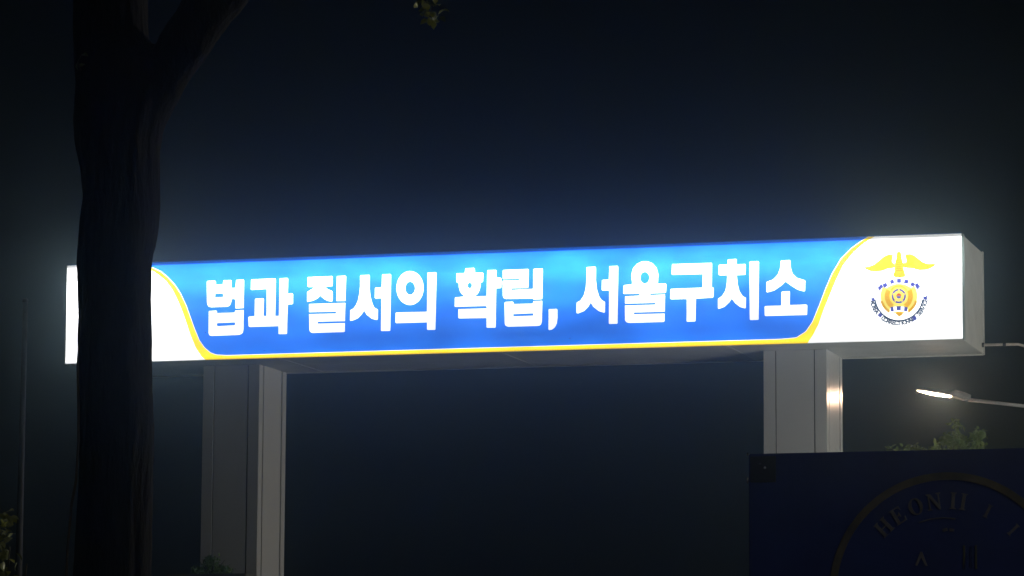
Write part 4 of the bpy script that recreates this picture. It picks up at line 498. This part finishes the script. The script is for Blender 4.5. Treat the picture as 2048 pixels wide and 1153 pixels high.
def rand_rot(up=0.5):
    return Matrix.Rotation(rnd.uniform(0, 6.283), 3, 'Z') @ Matrix.Rotation(rnd.gauss(-0.2, up), 3, 'X') @ Matrix.Rotation(rnd.gauss(0, 0.6), 3, 'Y')

def crown_bm(clumps, n, ln):
    """many leaf-sized folded faces scattered through the volume of several clumps"""
    bm = bmesh.new()
    tot = sum(c[1] ** 2 for c in clumps)
    for c, r, sq_ in clumps:
        for _ in range(int(n * r * r / tot)):
            v = Vector((rnd.gauss(0, 1), rnd.gauss(0, 1), rnd.gauss(0, 1))).normalized() * r * (rnd.random() ** 0.45)
            v.z *= sq_
            v *= 1 + 0.45 * noise.noise(v * (2.2 / max(r, .05)) + Vector(c))
            p = Vector(c) + v
            R_ = rand_rot(0.7)
            L_ = ln * rnd.uniform(0.6, 1.25)
            pts = [(0, 0, 0), (L_ * .32, L_ * .4, L_ * .1), (0, L_, -L_ * .1), (-L_ * .32, L_ * .4, L_ * .1), (0, L_ * .45, 0)]
            q = [bm.verts.new(p + R_ @ Vector(t)) for t in pts]
            bm.faces.new((q[0], q[1], q[4])); bm.faces.new((q[1], q[2], q[4]))
            bm.faces.new((q[2], q[3], q[4])); bm.faces.new((q[3], q[0], q[4]))
    return bm

def tree(name, loc, clumps, n, ln, trunk_r, limbs, mat, label, cat, group=None):
    root = empty(name, loc)
    tag(root, label, cat, group)
    base = Vector((0, 0, 0))
    bm = bmesh.new()
    add_tube(bm, [(0, 0, -.1), (0.02, 0, limbs * .4), (0.05, 0.02, limbs), (0.0, 0.05, limbs * 1.5)], [trunk_r * 1.3, trunk_r, trunk_r * .8, trunk_r * .4], 10, .2)
    for c, r, s in clumps:
        p1 = Vector((0.02, 0, limbs * rnd.uniform(.5, .95)))
        p3 = Vector(c)
        p2 = p1.lerp(p3, .5) + Vector((0, 0, r * .2))
        add_tube(bm, [p1, p2, p3], [trunk_r * .45, trunk_r * .3, trunk_r * .12], 7)
    build('trunk', bm, M['branch'], root, True)
    cb = crown_bm(clumps, n, ln)
    me = bpy.data.meshes.new('crown'); cb.to_mesh(me); cb.free()
    link_mesh('crown', me, mat, root)
    return root

# ------------------------------------------------------------------ big dark tree in front of the sign
def big_tree():
    root = empty('roadside_tree', (-2.27, 20, 0))
    tag(root, 'thick dark forked tree trunk standing in front of the left end of the sign', 'tree')
    ox = -2.27
    prof = TRUNK
    pts = [(-2.27, 2.2, .225), (-2.27, 1.2, .24), (-2.26, .5, .27), (-2.26, .12, .36), (-2.26, -.15, .46)]
    line = [(x - ox, z, r) for x, z, r in prof + pts]
    bm = bmesh.new()
    line = line[::-1]
    add_tube(bm, [(x, 0.06 * math.sin(z * 1.3), z) for x, z, r in line] + [(-.08, .02, 6.6), (-.16, .05, 7.6)],
             [r for x, z, r in line] + [.205, .17], 28, 0.05)
    bl = [(x - ox, z, r) for x, z, r in LIMB]
    add_tube(bm, [(x, -0.02 * i, z) for i, (x, z, r) in enumerate(bl)] + [(bl[-1][0] + .5, -.25, bl[-1][1] + .75), (bl[-1][0] + 1.3, -.5, bl[-1][1] + 1.5)],
             [r for x, z, r in bl] + [.115, .07], 22, 0.05, 4)
    for p0, p1, p2, r in (((-.16, .05, 7.4), (-.9, .6, 8.4), (-1.5, 1.0, 9.2), .1), ((-.16, .05, 7.4), (.2, .3, 8.6), (.5, .2, 9.6), .12),
                          ((.6, -.25, 6.6), (1.2, -1.0, 7.1), (1.8, -1.8, 7.0), .05)):
        add_tube(bm, [p0, p1, p2], [r, r * .7, r * .35], 10, .1)
    me = bpy.data.meshes.new('raw'); bmesh.ops.recalc_face_normals(bm, faces=bm.faces); bm.to_mesh(me); bm.free()
    tmp = bpy.data.objects.new('tmp', me); COL.objects.link(tmp)
    mod = tmp.modifiers.new('r', 'REMESH'); mod.mode = 'VOXEL'; mod.voxel_size = 0.022
    sm = tmp.modifiers.new('s', 'SMOOTH'); sm.iterations = 5; sm.factor = 0.5
    out = mesh_from(tmp)
    bpy.data.objects.remove(tmp)
    nrm = [v.normal.copy() for v in out.vertices]
    for v, nv in zip(out.vertices, nrm):         # furrowed bark: long vertical ridges and a few burls
        p = v.co
        f = noise.fractal(Vector((p.x * 16, p.y * 16, p.z * 2.2)), 1.0, 2.0, 4)
        g = noise.noise(Vector((p.x * 3 + 9, p.y * 3, p.z * 2.4)))
        v.co = p + nv * (0.010 * f + 0.012 * max(0, g))
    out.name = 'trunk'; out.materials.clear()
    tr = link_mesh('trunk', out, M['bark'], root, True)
    # a loose vine stem that runs down the left side
    tube('vine_stem', [(-.195, -.15, 4.1), (-.215, -.16, 3.75), (-.205, -.16, 3.5), (-.2, -.165, 3.3), (-.21, -.16, 3.1), (-.235, -.15, 2.95), (-.25, -.16, 2.7), (-.26, -.17, 2.2), (-.27, -.16, 0.1)],
         0.0075, M['branch'], root, 8)
    # canopy out of frame above, one spray of leaves hangs into view
    clumps = [((-1.4, .8, 9.2), .9, .7), ((.5, .2, 9.7), 1.0, .7), ((-.4, -.2, 9.0), .8, .6), ((1.6, -.4, 8.2), .7, .6), ((1.85, -1.9, 7.35), .45, .6), ((-2.0, 1.2, 8.9), .6, .6)]
    cb = crown_bm(clumps, 5200, 0.075)
    me = bpy.data.meshes.new('crown'); cb.to_mesh(me); cb.free()
    link_mesh('crown', me, M['leaf'], root)
    tw = tube('hanging_twig', [(1.8, -1.8, 7.0), (1.86, -1.95, 6.4), (1.84, -2.0, 5.9), (1.835, -2.0, 5.55), (1.84, -2.0, 5.43)], [.012, .008, .006, .004, .002], M['branch'], root, 7)
    lm = leaf_mesh('leaf', 0.050, 0.036, M['leaf_pale'])
    lm2 = leaf_mesh('leaf', 0.048, 0.034, M['leaf'])
    spots = []
    for i in range(120):
        z = 5.385 + 0.42 * rnd.random()
        spots.append((1.835 + rnd.gauss(0, .032), -2.0 + rnd.gauss(0, .04), z))
    for p in spots:
        o = link_mesh('leaf', lm if rnd.random() < .6 else lm2, None, tw)
        o.matrix_local = Matrix.Translation(p) @ rand_rot(.9).to_4x4()
    # small sprout on the bark and single leaf tip at the top edge
    sp = tube('sprout', [(-.225, -.21, 5.46), (-.24, -.26, 5.50), (-.215, -.28, 5.54)], [.004, .003, .002], M['branch'], root, 6)
    for p in ((-.24, -.26, 5.50), (-.215, -.28, 5.54), (-.22, -.27, 5.47)):
        o = link_mesh('leaf', lm2, None, sp); o.matrix_local = Matrix.Translation(p) @ rand_rot(.9).to_4x4()
    tw2 = tube('hanging_twig', [(1.5, -1.2, 7.3), (1.15, -1.0, 6.4), (1.08, -1.0, 5.74)], [.01, .006, .002], M['branch'], root, 6)
    for i in range(22):
        o = link_mesh('leaf', lm, None, tw2); o.matrix_local = Matrix.Translation((1.08 + rnd.gauss(0, .03), -1.0 + rnd.gauss(0, .03), 5.735 + .45 * rnd.random())) @ rand_rot(.9).to_4x4()
    return root
big_tree()

# leafy young shrub at the lower left, every leaf of its own
def near_shrub():
    root = empty('leafy_shrub', (-2.985, 20, 0))
    tag(root, 'leafy green shrub at the lower left in front of the thin pole', 'shrub')
    bm = bmesh.new()
    tips = []
    for i in range(9):
        a = i * 2.4; r = rnd.uniform(.05, .22)
        top = rnd.uniform(2.3, 2.85)
        x, y = r * math.cos(a), r * math.sin(a)
        tips.append((x, y, top))
        add_tube(bm, [(x * .2, y * .2, -.05), (x * .5, y * .5, top * .55), (x, y, top)], [.018, .012, .004], 7)
    build('stem', bm, M['branch'], root, True)
    lm = [leaf_mesh('leaf', .062, .042, M['leaf_shrub']), leaf_mesh('leaf', .055, .034, M['leaf_shrub']), leaf_mesh('leaf', .05, .04, M['leaf_pale'])]
    for i in range(260):
        z = rnd.uniform(2.35, 2.93)
        w = .17 * math.sqrt(max(.05, 1 - ((z - 2.6) / .42) ** 2))
        a = rnd.uniform(0, 6.283)
        rr = w * rnd.random() ** .5
        o = link_mesh('leaf', lm[0 if i % 3 else (1 if i % 2 else 2)], None, root)
        o.matrix_local = Matrix.Translation((rr * math.cos(a), rr * math.sin(a) * 1.2, z)) @ rand_rot(.8).to_4x4()
    cb = crown_bm([((0, 0, 2.1), .24, 1.2), ((.05, 0, 1.5), .3, 1.2), ((-.1, .1, 1.0), .3, 1.0)], 1500, .055)
    me = bpy.data.meshes.new('lower_foliage'); cb.to_mesh(me); cb.free()
    tag(link_mesh('lower_foliage', me, M['leaf_shrub'], root), kind='stuff')
near_shrub()

# shrub on the plinth
b0 = Vector(GATE_LOC) + Matrix.Rotation(YAW, 3, 'Z') @ Vector((2.22, 0.50, 0)); b0.z = 2.2 + 1.935
sb = empty('low_shrub', b0)
tag(sb, 'small dark shrub on the stone plinth at the left pillar', 'shrub')
bm = bmesh.new()
for a in range(6): add_tube(bm, [(0, 0, 0), (.12 * math.cos(a), .1 * math.sin(a), .12), (.2 * math.cos(a), .14 * math.sin(a), .22)], [.012, .008, .003], 6)
build('stem', bm, M['branch'], sb, True)
cb = crown_bm([((0, 0, .12), .17, .9), ((.2, .02, .05), .13, .7), ((-.2, 0, .04), .13, .7), ((-.03, .0, .22), .1, .8)], 1500, .045)
me = bpy.data.meshes.new('foliage'); cb.to_mesh(me); cb.free()
link_mesh('foliage', me, M['leaf_far'], sb)

# trees behind the street lamp
tree('bushy_tree', (7.35, 56.9, 2.2), [((-.15, 0, 4.0), .52, .8), ((.18, .1, 4.2), .32, .9), ((-.55, .1, 3.75), .34, .8), ((.30, -.1, 4.48), .15, .9), ((-.12, 0, 4.42), .22, .6), ((-.05, 0, 4.68), .1, .8), ((-.42, 0, 4.2), .16, .8), ((.1, 0, 3.2), .8, .7), ((.75, .2, 3.5), .5, .7)],
     7000, .085, .07, 2.8, M['leaf_far'], 'dim green bushy tree directly below the lit street lamp', 'tree', 'trees beyond the navy board')
tree('bushy_tree', (6.35, 57.2, 2.2), [((0.02, 0, 4.12), .32, .7), ((.32, .1, 4.22), .24, .7), ((-.22, 0, 4.05), .22, .7), ((0, 0, 3.5), .5, .8), ((.4, 0, 3.2), .5, .8)],
     3200, .08, .06, 2.8, M['leaf_far'], 'lower yellowish tree top just left below the lit street lamp', 'tree', 'trees beyond the navy board')

# ------------------------------------------------------------------ navy board at the lower right
BR_YAW = -0.31
bd = empty('notice_board', (1.024, 15.0, 0), BR_YAW)
tag(bd, 'dark navy board with a gold ring emblem and faint lettering at the lower right', 'board')
bw, zt, zb = 1.76, 2.858, 1.62
box('board', (0.0, bw, 0.0, 0.035, zb, zt), M['navy'], bd, 0.004)
box('top_rail', (-0.004, bw + .004, 0.036, 0.075, zt - 0.05, zt - 0.004), M['board_frame'], bd, 0.003)
box('bottom_rail', (-0.004, bw + .004, 0.036, 0.075, zb + 0.004, zb + .05), M['board_frame'], bd, 0.003)
for x in (0.16, bw - 0.22):
    box('post', (x, x + .06, 0.076, 0.136, -0.1, zt - .02), M['board_frame'], bd, 0.004)
for sx in (0.008, bw - 0.122):
    br = box('corner_plate', (sx, sx + .114, -0.006, -0.0005, zt - 0.125, zt - 0.012), M['board_frame'], bd, 0.002)
    for (u, w_) in ((0.066, 0.062), (0.045, 0.045)):
        bmb = bmesh.new()
        bmesh.ops.create_uvsphere(bmb, u_segments=12, v_segments=8, radius=.0055 if u > .05 else .004)
        bmesh.ops.translate(bmb, verts=bmb.verts, vec=(sx + u, -0.008, zt - w_))
        build('bolt', bmb, M['bolt'], br, True)
for z in (zt - 0.002, zt - 0.115):
    bmb = bmesh.new(); bmesh.ops.create_uvsphere(bmb, u_segments=12, v_segments=8, radius=.006)
    bmesh.ops.scale(bmb, verts=bmb.verts, vec=(.7, 1, 1.2 if z > zt - .05 else 2.4))
    bmesh.ops.translate(bmb, verts=bmb.verts, vec=(-0.003, -0.003, z))
    build('edge_bolt', bmb, M['bolt'], bd, True)
rcx, rcz = 0.862, 2.252
def ring_poly(cx_, cz_, r0, r1, n=96):
    return [[(cx_ + r * math.cos(2 * math.pi * i / n), cz_ + r * math.sin(2 * math.pi * i / n)) for i in range(n)] for r in (r0, r1)]
em2 = flat('ring', ring_poly(rcx, rcz, 0.478, 0.510), M['gold'], bd, -0.003)
SERIF = {   # heavy stems, thin bars, slab serifs; unit height
    'I': [[(.0, 0), (.38, 0), (.38, .05), (.29, .07), (.29, .93), (.38, .95), (.38, 1), (0, 1), (0, .95), (.09, .93), (.09, .07), (0, .05)]],
    'H': [[(.0, 0), (.36, 0), (.36, .05), (.28, .07), (.28, .46), (.62, .46), (.62, .07), (.54, .05), (.54, 0), (.90, 0), (.90, .05), (.82, .07), (.82, .93), (.90, .95), (.90, 1),
           (.54, 1), (.54, .95), (.62, .93), (.62, .54), (.28, .54), (.28, .93), (.36, .95), (.36, 1), (0, 1), (0, .95), (.08, .93), (.08, .07), (0, .05)]],
    'E': [[(.0, 0), (.72, 0), (.76, .28), (.70, .28), (.62, .10), (.50, .07), (.29, .07), (.29, .47), (.42, .47), (.48, .36), (.53, .36), (.53, .65), (.48, .65), (.42, .54), (.29, .54),
           (.29, .93), (.48, .93), (.60, .88), (.66, .74), (.71, .74), (.69, 1), (0, 1), (0, .95), (.09, .93), (.09, .07), (0, .05)]],
    'N': [[(.0, 0), (.30, 0), (.30, .05), (.19, .08), (.19, .76), (.70, -.01), (.80, -.01), (.80, .92), (.90, .95), (.90, 1), (.60, 1), (.60, .95), (.71, .92), (.71, .30), (.26, 1), (0, 1),
           (0, .95), (.11, .90), (.11, .08), (0, .05)]],
    'O': [[(.44 + .44 * math.cos(t * math.pi / 16), .5 + .52 * math.sin(t * math.pi / 16)) for t in range(32)],
          [(.44 + .23 * math.cos(t * math.pi / 16), .5 + .45 * math.sin(t * math.pi / 16)) for t in range(32)]]}
def serif(ch, ang, r, size, mat=None):
    polys = SERIF[ch]
    wmid = max(p[0] for p in polys[0]) / 2
    a = math.radians(ang)
    out = []
    for poly in polys:
        q = []
        for u, v in poly:
            u, v = (u - wmid) * size, v * size
            q.append((rcx + r * math.cos(a) + u * math.sin(a) + v * math.cos(a), rcz + r * math.sin(a) - u * math.cos(a) + v * math.sin(a)))
        out.append(q)
    flat('painted_letter', out, mat or M['grey_print'], bd, -0.003)
for ch, ang in (('H', 134), ('E', 122.5), ('O', 110), ('N', 98), ('I', 86), ('I', 79.5), ('I', 63), ('I', 43)):
    serif(ch, ang, 0.355, 0.058 if ang < 79 else 0.070)
def arc_strip(cx_, cz_, r, w_, a0, a1, n=20):
    A_ = [math.radians(a0 + (a1 - a0) * i / n) for i in range(n + 1)]
    return [(cx_ + (r + w_) * math.cos(a), cz_ + (r + w_) * math.sin(a)) for a in A_] + [(cx_ + r * math.cos(a), cz_ + r * math.sin(a)) for a in A_[::-1]]
flat('arc_line', [arc_strip(rcx - .02, rcz + .05, .265, .004, 78, 112)], M['grey_print'], bd, -0.003)
# faint worn characters lower down
flat('worn_character', [[(rcx + .068, rcz + .20), (rcx + .076, rcz + .20), (rcx + .076, rcz + .10), (rcx + .068, rcz + .10)],
                        [(rcx + .076, rcz + .156), (rcx + .096, rcz + .156), (rcx + .096, rcz + .147), (rcx + .076, rcz + .147)],
                        [(rcx + .096, rcz + .195), (rcx + .104, rcz + .195), (rcx + .104, rcz + .105), (rcx + .096, rcz + .105)],
                        [(rcx + .118, rcz + .2), (rcx + .126, rcz + .2), (rcx + .126, rcz + .1), (rcx + .118, rcz + .1)]], M['faded_print'], bd, -0.003)
flat('worn_character', [[(rcx - .115, rcz + .175), (rcx - .108, rcz + .175), (rcx - .085, rcz + .115), (rcx - .095, rcz + .115), (rcx - .112, rcz + .15), (rcx - .13, rcz + .115), (rcx - .138, rcz + .118)]], M['grey_print'], bd, -0.003)
flat('worn_character', [[(rcx - .02, rcz + .27), (rcx + .0, rcz + .275), (rcx + .002, rcz + .262), (rcx - .018, rcz + .258)], [(rcx + .01, rcz + .272), (rcx + .03, rcz + .27), (rcx + .03, rcz + .258), (rcx + .01, rcz + .26)]], M['grey_print'], bd, -0.003)

# ------------------------------------------------------------------ street lamps
def lamp_head(parent, tip, end, led, arm_to, arm_r=0.028):
    """flat LED head from its tip to the clamp, lit glass underneath, and the arm back to the pole"""
    tip, end = Vector(tip), Vector(end)
    ax = (end - tip).normalized()
    L_ = (end - tip).length
    side = ax.cross(Vector((0, 0, 1))).normalized()
    up = side.cross(ax).normalized()
    secs = [(0, .10, .018, .004), (.05, .135, .034, 0), (.35, .15, .05, 0), (.62, .15, .065, 0), (.72, .13, .12, 0), (.88, .095, .125, -.02), (1.0, .045, .075, .01)]
    bm = bmesh.new(); rings = []
    for t, hw, th, dz in secs:
        c = tip + ax * (t * L_) + up * dz
        prof = [(-hw, 0.0), (hw, 0.0), (hw, th * .45), (hw * .7, th * .9), (0, th), (-hw * .7, th * .9), (-hw, th * .45)]
        rings.append([bm.verts.new(c + side * u + up * w_) for u, w_ in prof])
    for a, b in zip(rings, rings[1:]):
        for k in range(7): bm.faces.new((a[k], a[(k + 1) % 7], b[(k + 1) % 7], b[k]))
    bm.faces.new(rings[0]); bm.faces.new(rings[-1][::-1])
    head = build('lamp_head', bm, M['lamp_body'], parent, False)
    bm = bmesh.new()
    a0, a1 = .03 * L_, .64 * L_
    n = 10
    lo, hi = [], []
    rows = []
    for i in range(n + 1):                       # bowed glass lens
        t = a0 + (a1 - a0) * i / n
        sag = .022 * math.sin(math.pi * i / n) + .004
        hw_ = .105 * (0.12 + 0.88 * min(1, i / 7) ** .8)
        rows.append([bm.verts.new(tip + ax * t + side * (hw_ * s) - up * (sag * (1 - .6 * s * s) + .001)) for s in (-1, -.5, 0, .5, 1)])
    for a, b in zip(rows, rows[1:]):
        for k in range(4): bm.faces.new((a[k], b[k], b[k + 1], a[k + 1]))
    build('lamp_glass', bm, led, head, True)
    pts = [end - ax * .03] + [Vector(p) for p in arm_to]
    tube('arm', pts, arm_r, M['arm'], parent, 10)

def lamp_post(loc, h, label, heads, r=0.075):
    root = empty('street_lamp', loc)
    tag(root, label, 'street lamp')
    tube('pole', [(0, 0, -.1), (0, 0, .6), (0, 0, .62), (0, 0, h)], [r * 1.3, r * 1.3, r, r * .6], M['steel'], root, 14)
    for tip, end, arm, led in heads:
        lamp_head(root, tip, end, led, arm)
    return root
lamp_post((9.55, 54.6, 2.2), 4.95, 'lit street lamp head on a thin arm, right, below the end of the sign',
          [((-3.193, -.1, 4.985), (-2.346, -.1, 4.835), [(-1.5, -.1, 4.745), (-.6, -.05, 4.66), (0, 0, 4.62)], M['led_near'])])
# added unseen lamp beside the camera, to light the leaves and navy board
lamp_post((8.0, 7.0, 0.0), 7.4, 'added street lamp beyond the right edge, near the navy board',
          [((-2.1, 0, 7.75), (-1.25, 0, 7.55), [(-.5, 0, 7.4), (0, 0, 7.2)], M['led_added'])])
# globe lamp added out of frame to light the end cap and right-hand sides
gl = empty('added_globe_lamp', (29.0, 37.0, 0.9))
tag(gl, 'added unseen globe lamp post far right of the gate, beyond the picture edge', 'street lamp')
tube('pole', [(0, 0, -.1), (0, 0, .5), (0, 0, 4.3)], [.09, .06, .045], M['steel'], gl, 12)
bmg = bmesh.new(); bmesh.ops.create_uvsphere(bmg, u_segments=24, v_segments=14, radius=.24)
bmesh.ops.translate(bmg, verts=bmg.verts, vec=(0, 0, 4.56))
build('globe', bmg, M['globe'], gl, True)
tube('globe_collar', [(0, 0, 4.28), (0, 0, 4.34)], [.09, .11], M['lamp_body'], gl, 16)
# fill light added behind the navy board to brighten the sign's underside
fl = empty('fill_light', (6.6, 46.2, 2.15))
tag(fl, 'added ground fill light hidden behind the navy board, aimed up at the sign', 'fill_light')
box('bracket', (-.12, .12, -.05, .05, 0, .12), M['lamp_body'], fl, .005)
bmg = bmesh.new()
add_box(bmg, -.16, .16, -.12, .12, .13, .22)
bmesh.ops.rotate(bmg, verts=bmg.verts, cent=(0, 0, .17), matrix=Matrix.Rotation(math.radians(-28), 3, 'X'))
hsg = build('housing', bmg, M['lamp_body'], fl, bevel=.006)
bmg = bmesh.new()
add_box(bmg, -.14, .14, -.10, .10, .2205, .225)
bmesh.ops.rotate(bmg, verts=bmg.verts, cent=(0, 0, .17), matrix=Matrix.Rotation(math.radians(-28), 3, 'X'))
build('lens', bmg, M['flood_fill'], hsg)

# thin dim pole at the far left
ut = empty('thin_pole', (-6.34, 45, 2.1))
tag(ut, 'thin dim grey pole left of the tree trunk at the picture edge', 'pole')
tube('pole_shaft', [(0, 0, -.1), (0, 0, 2.0), (.005, 0, 5.2)], [.055, .045, .032], M['pole'], ut, 12)
tube('pole_cap', [(.005, 0, 5.201), (.005, 0, 5.24), (.005, 0, 5.26)], [.04, .04, .015], M['pole'], ut, 12)

# ------------------------------------------------------------------ night air
bm = bmesh.new()
add_box(bm, -70, 70, -6, 150, -1.2, 13.0)
hz = build('haze', bm, None)
tag(hz, kind='stuff')
hm = bpy.data.materials.new('haze')
hm.use_nodes = True
hn = hm.node_tree
hn.nodes.clear()
out = hn.nodes.new('ShaderNodeOutputMaterial')
pv = hn.nodes.new('ShaderNodeVolumePrincipled')
pv.inputs['Color'].default_value = (0.60, 0.86, 1.0, 1)
pv.inputs['Density'].default_value = HAZE_DENSITY
pv.inputs['Anisotropy'].default_value = HAZE_ANISO
hn.links.new(pv.outputs[0], out.inputs['Volume'])
hz.data.materials.append(hm)
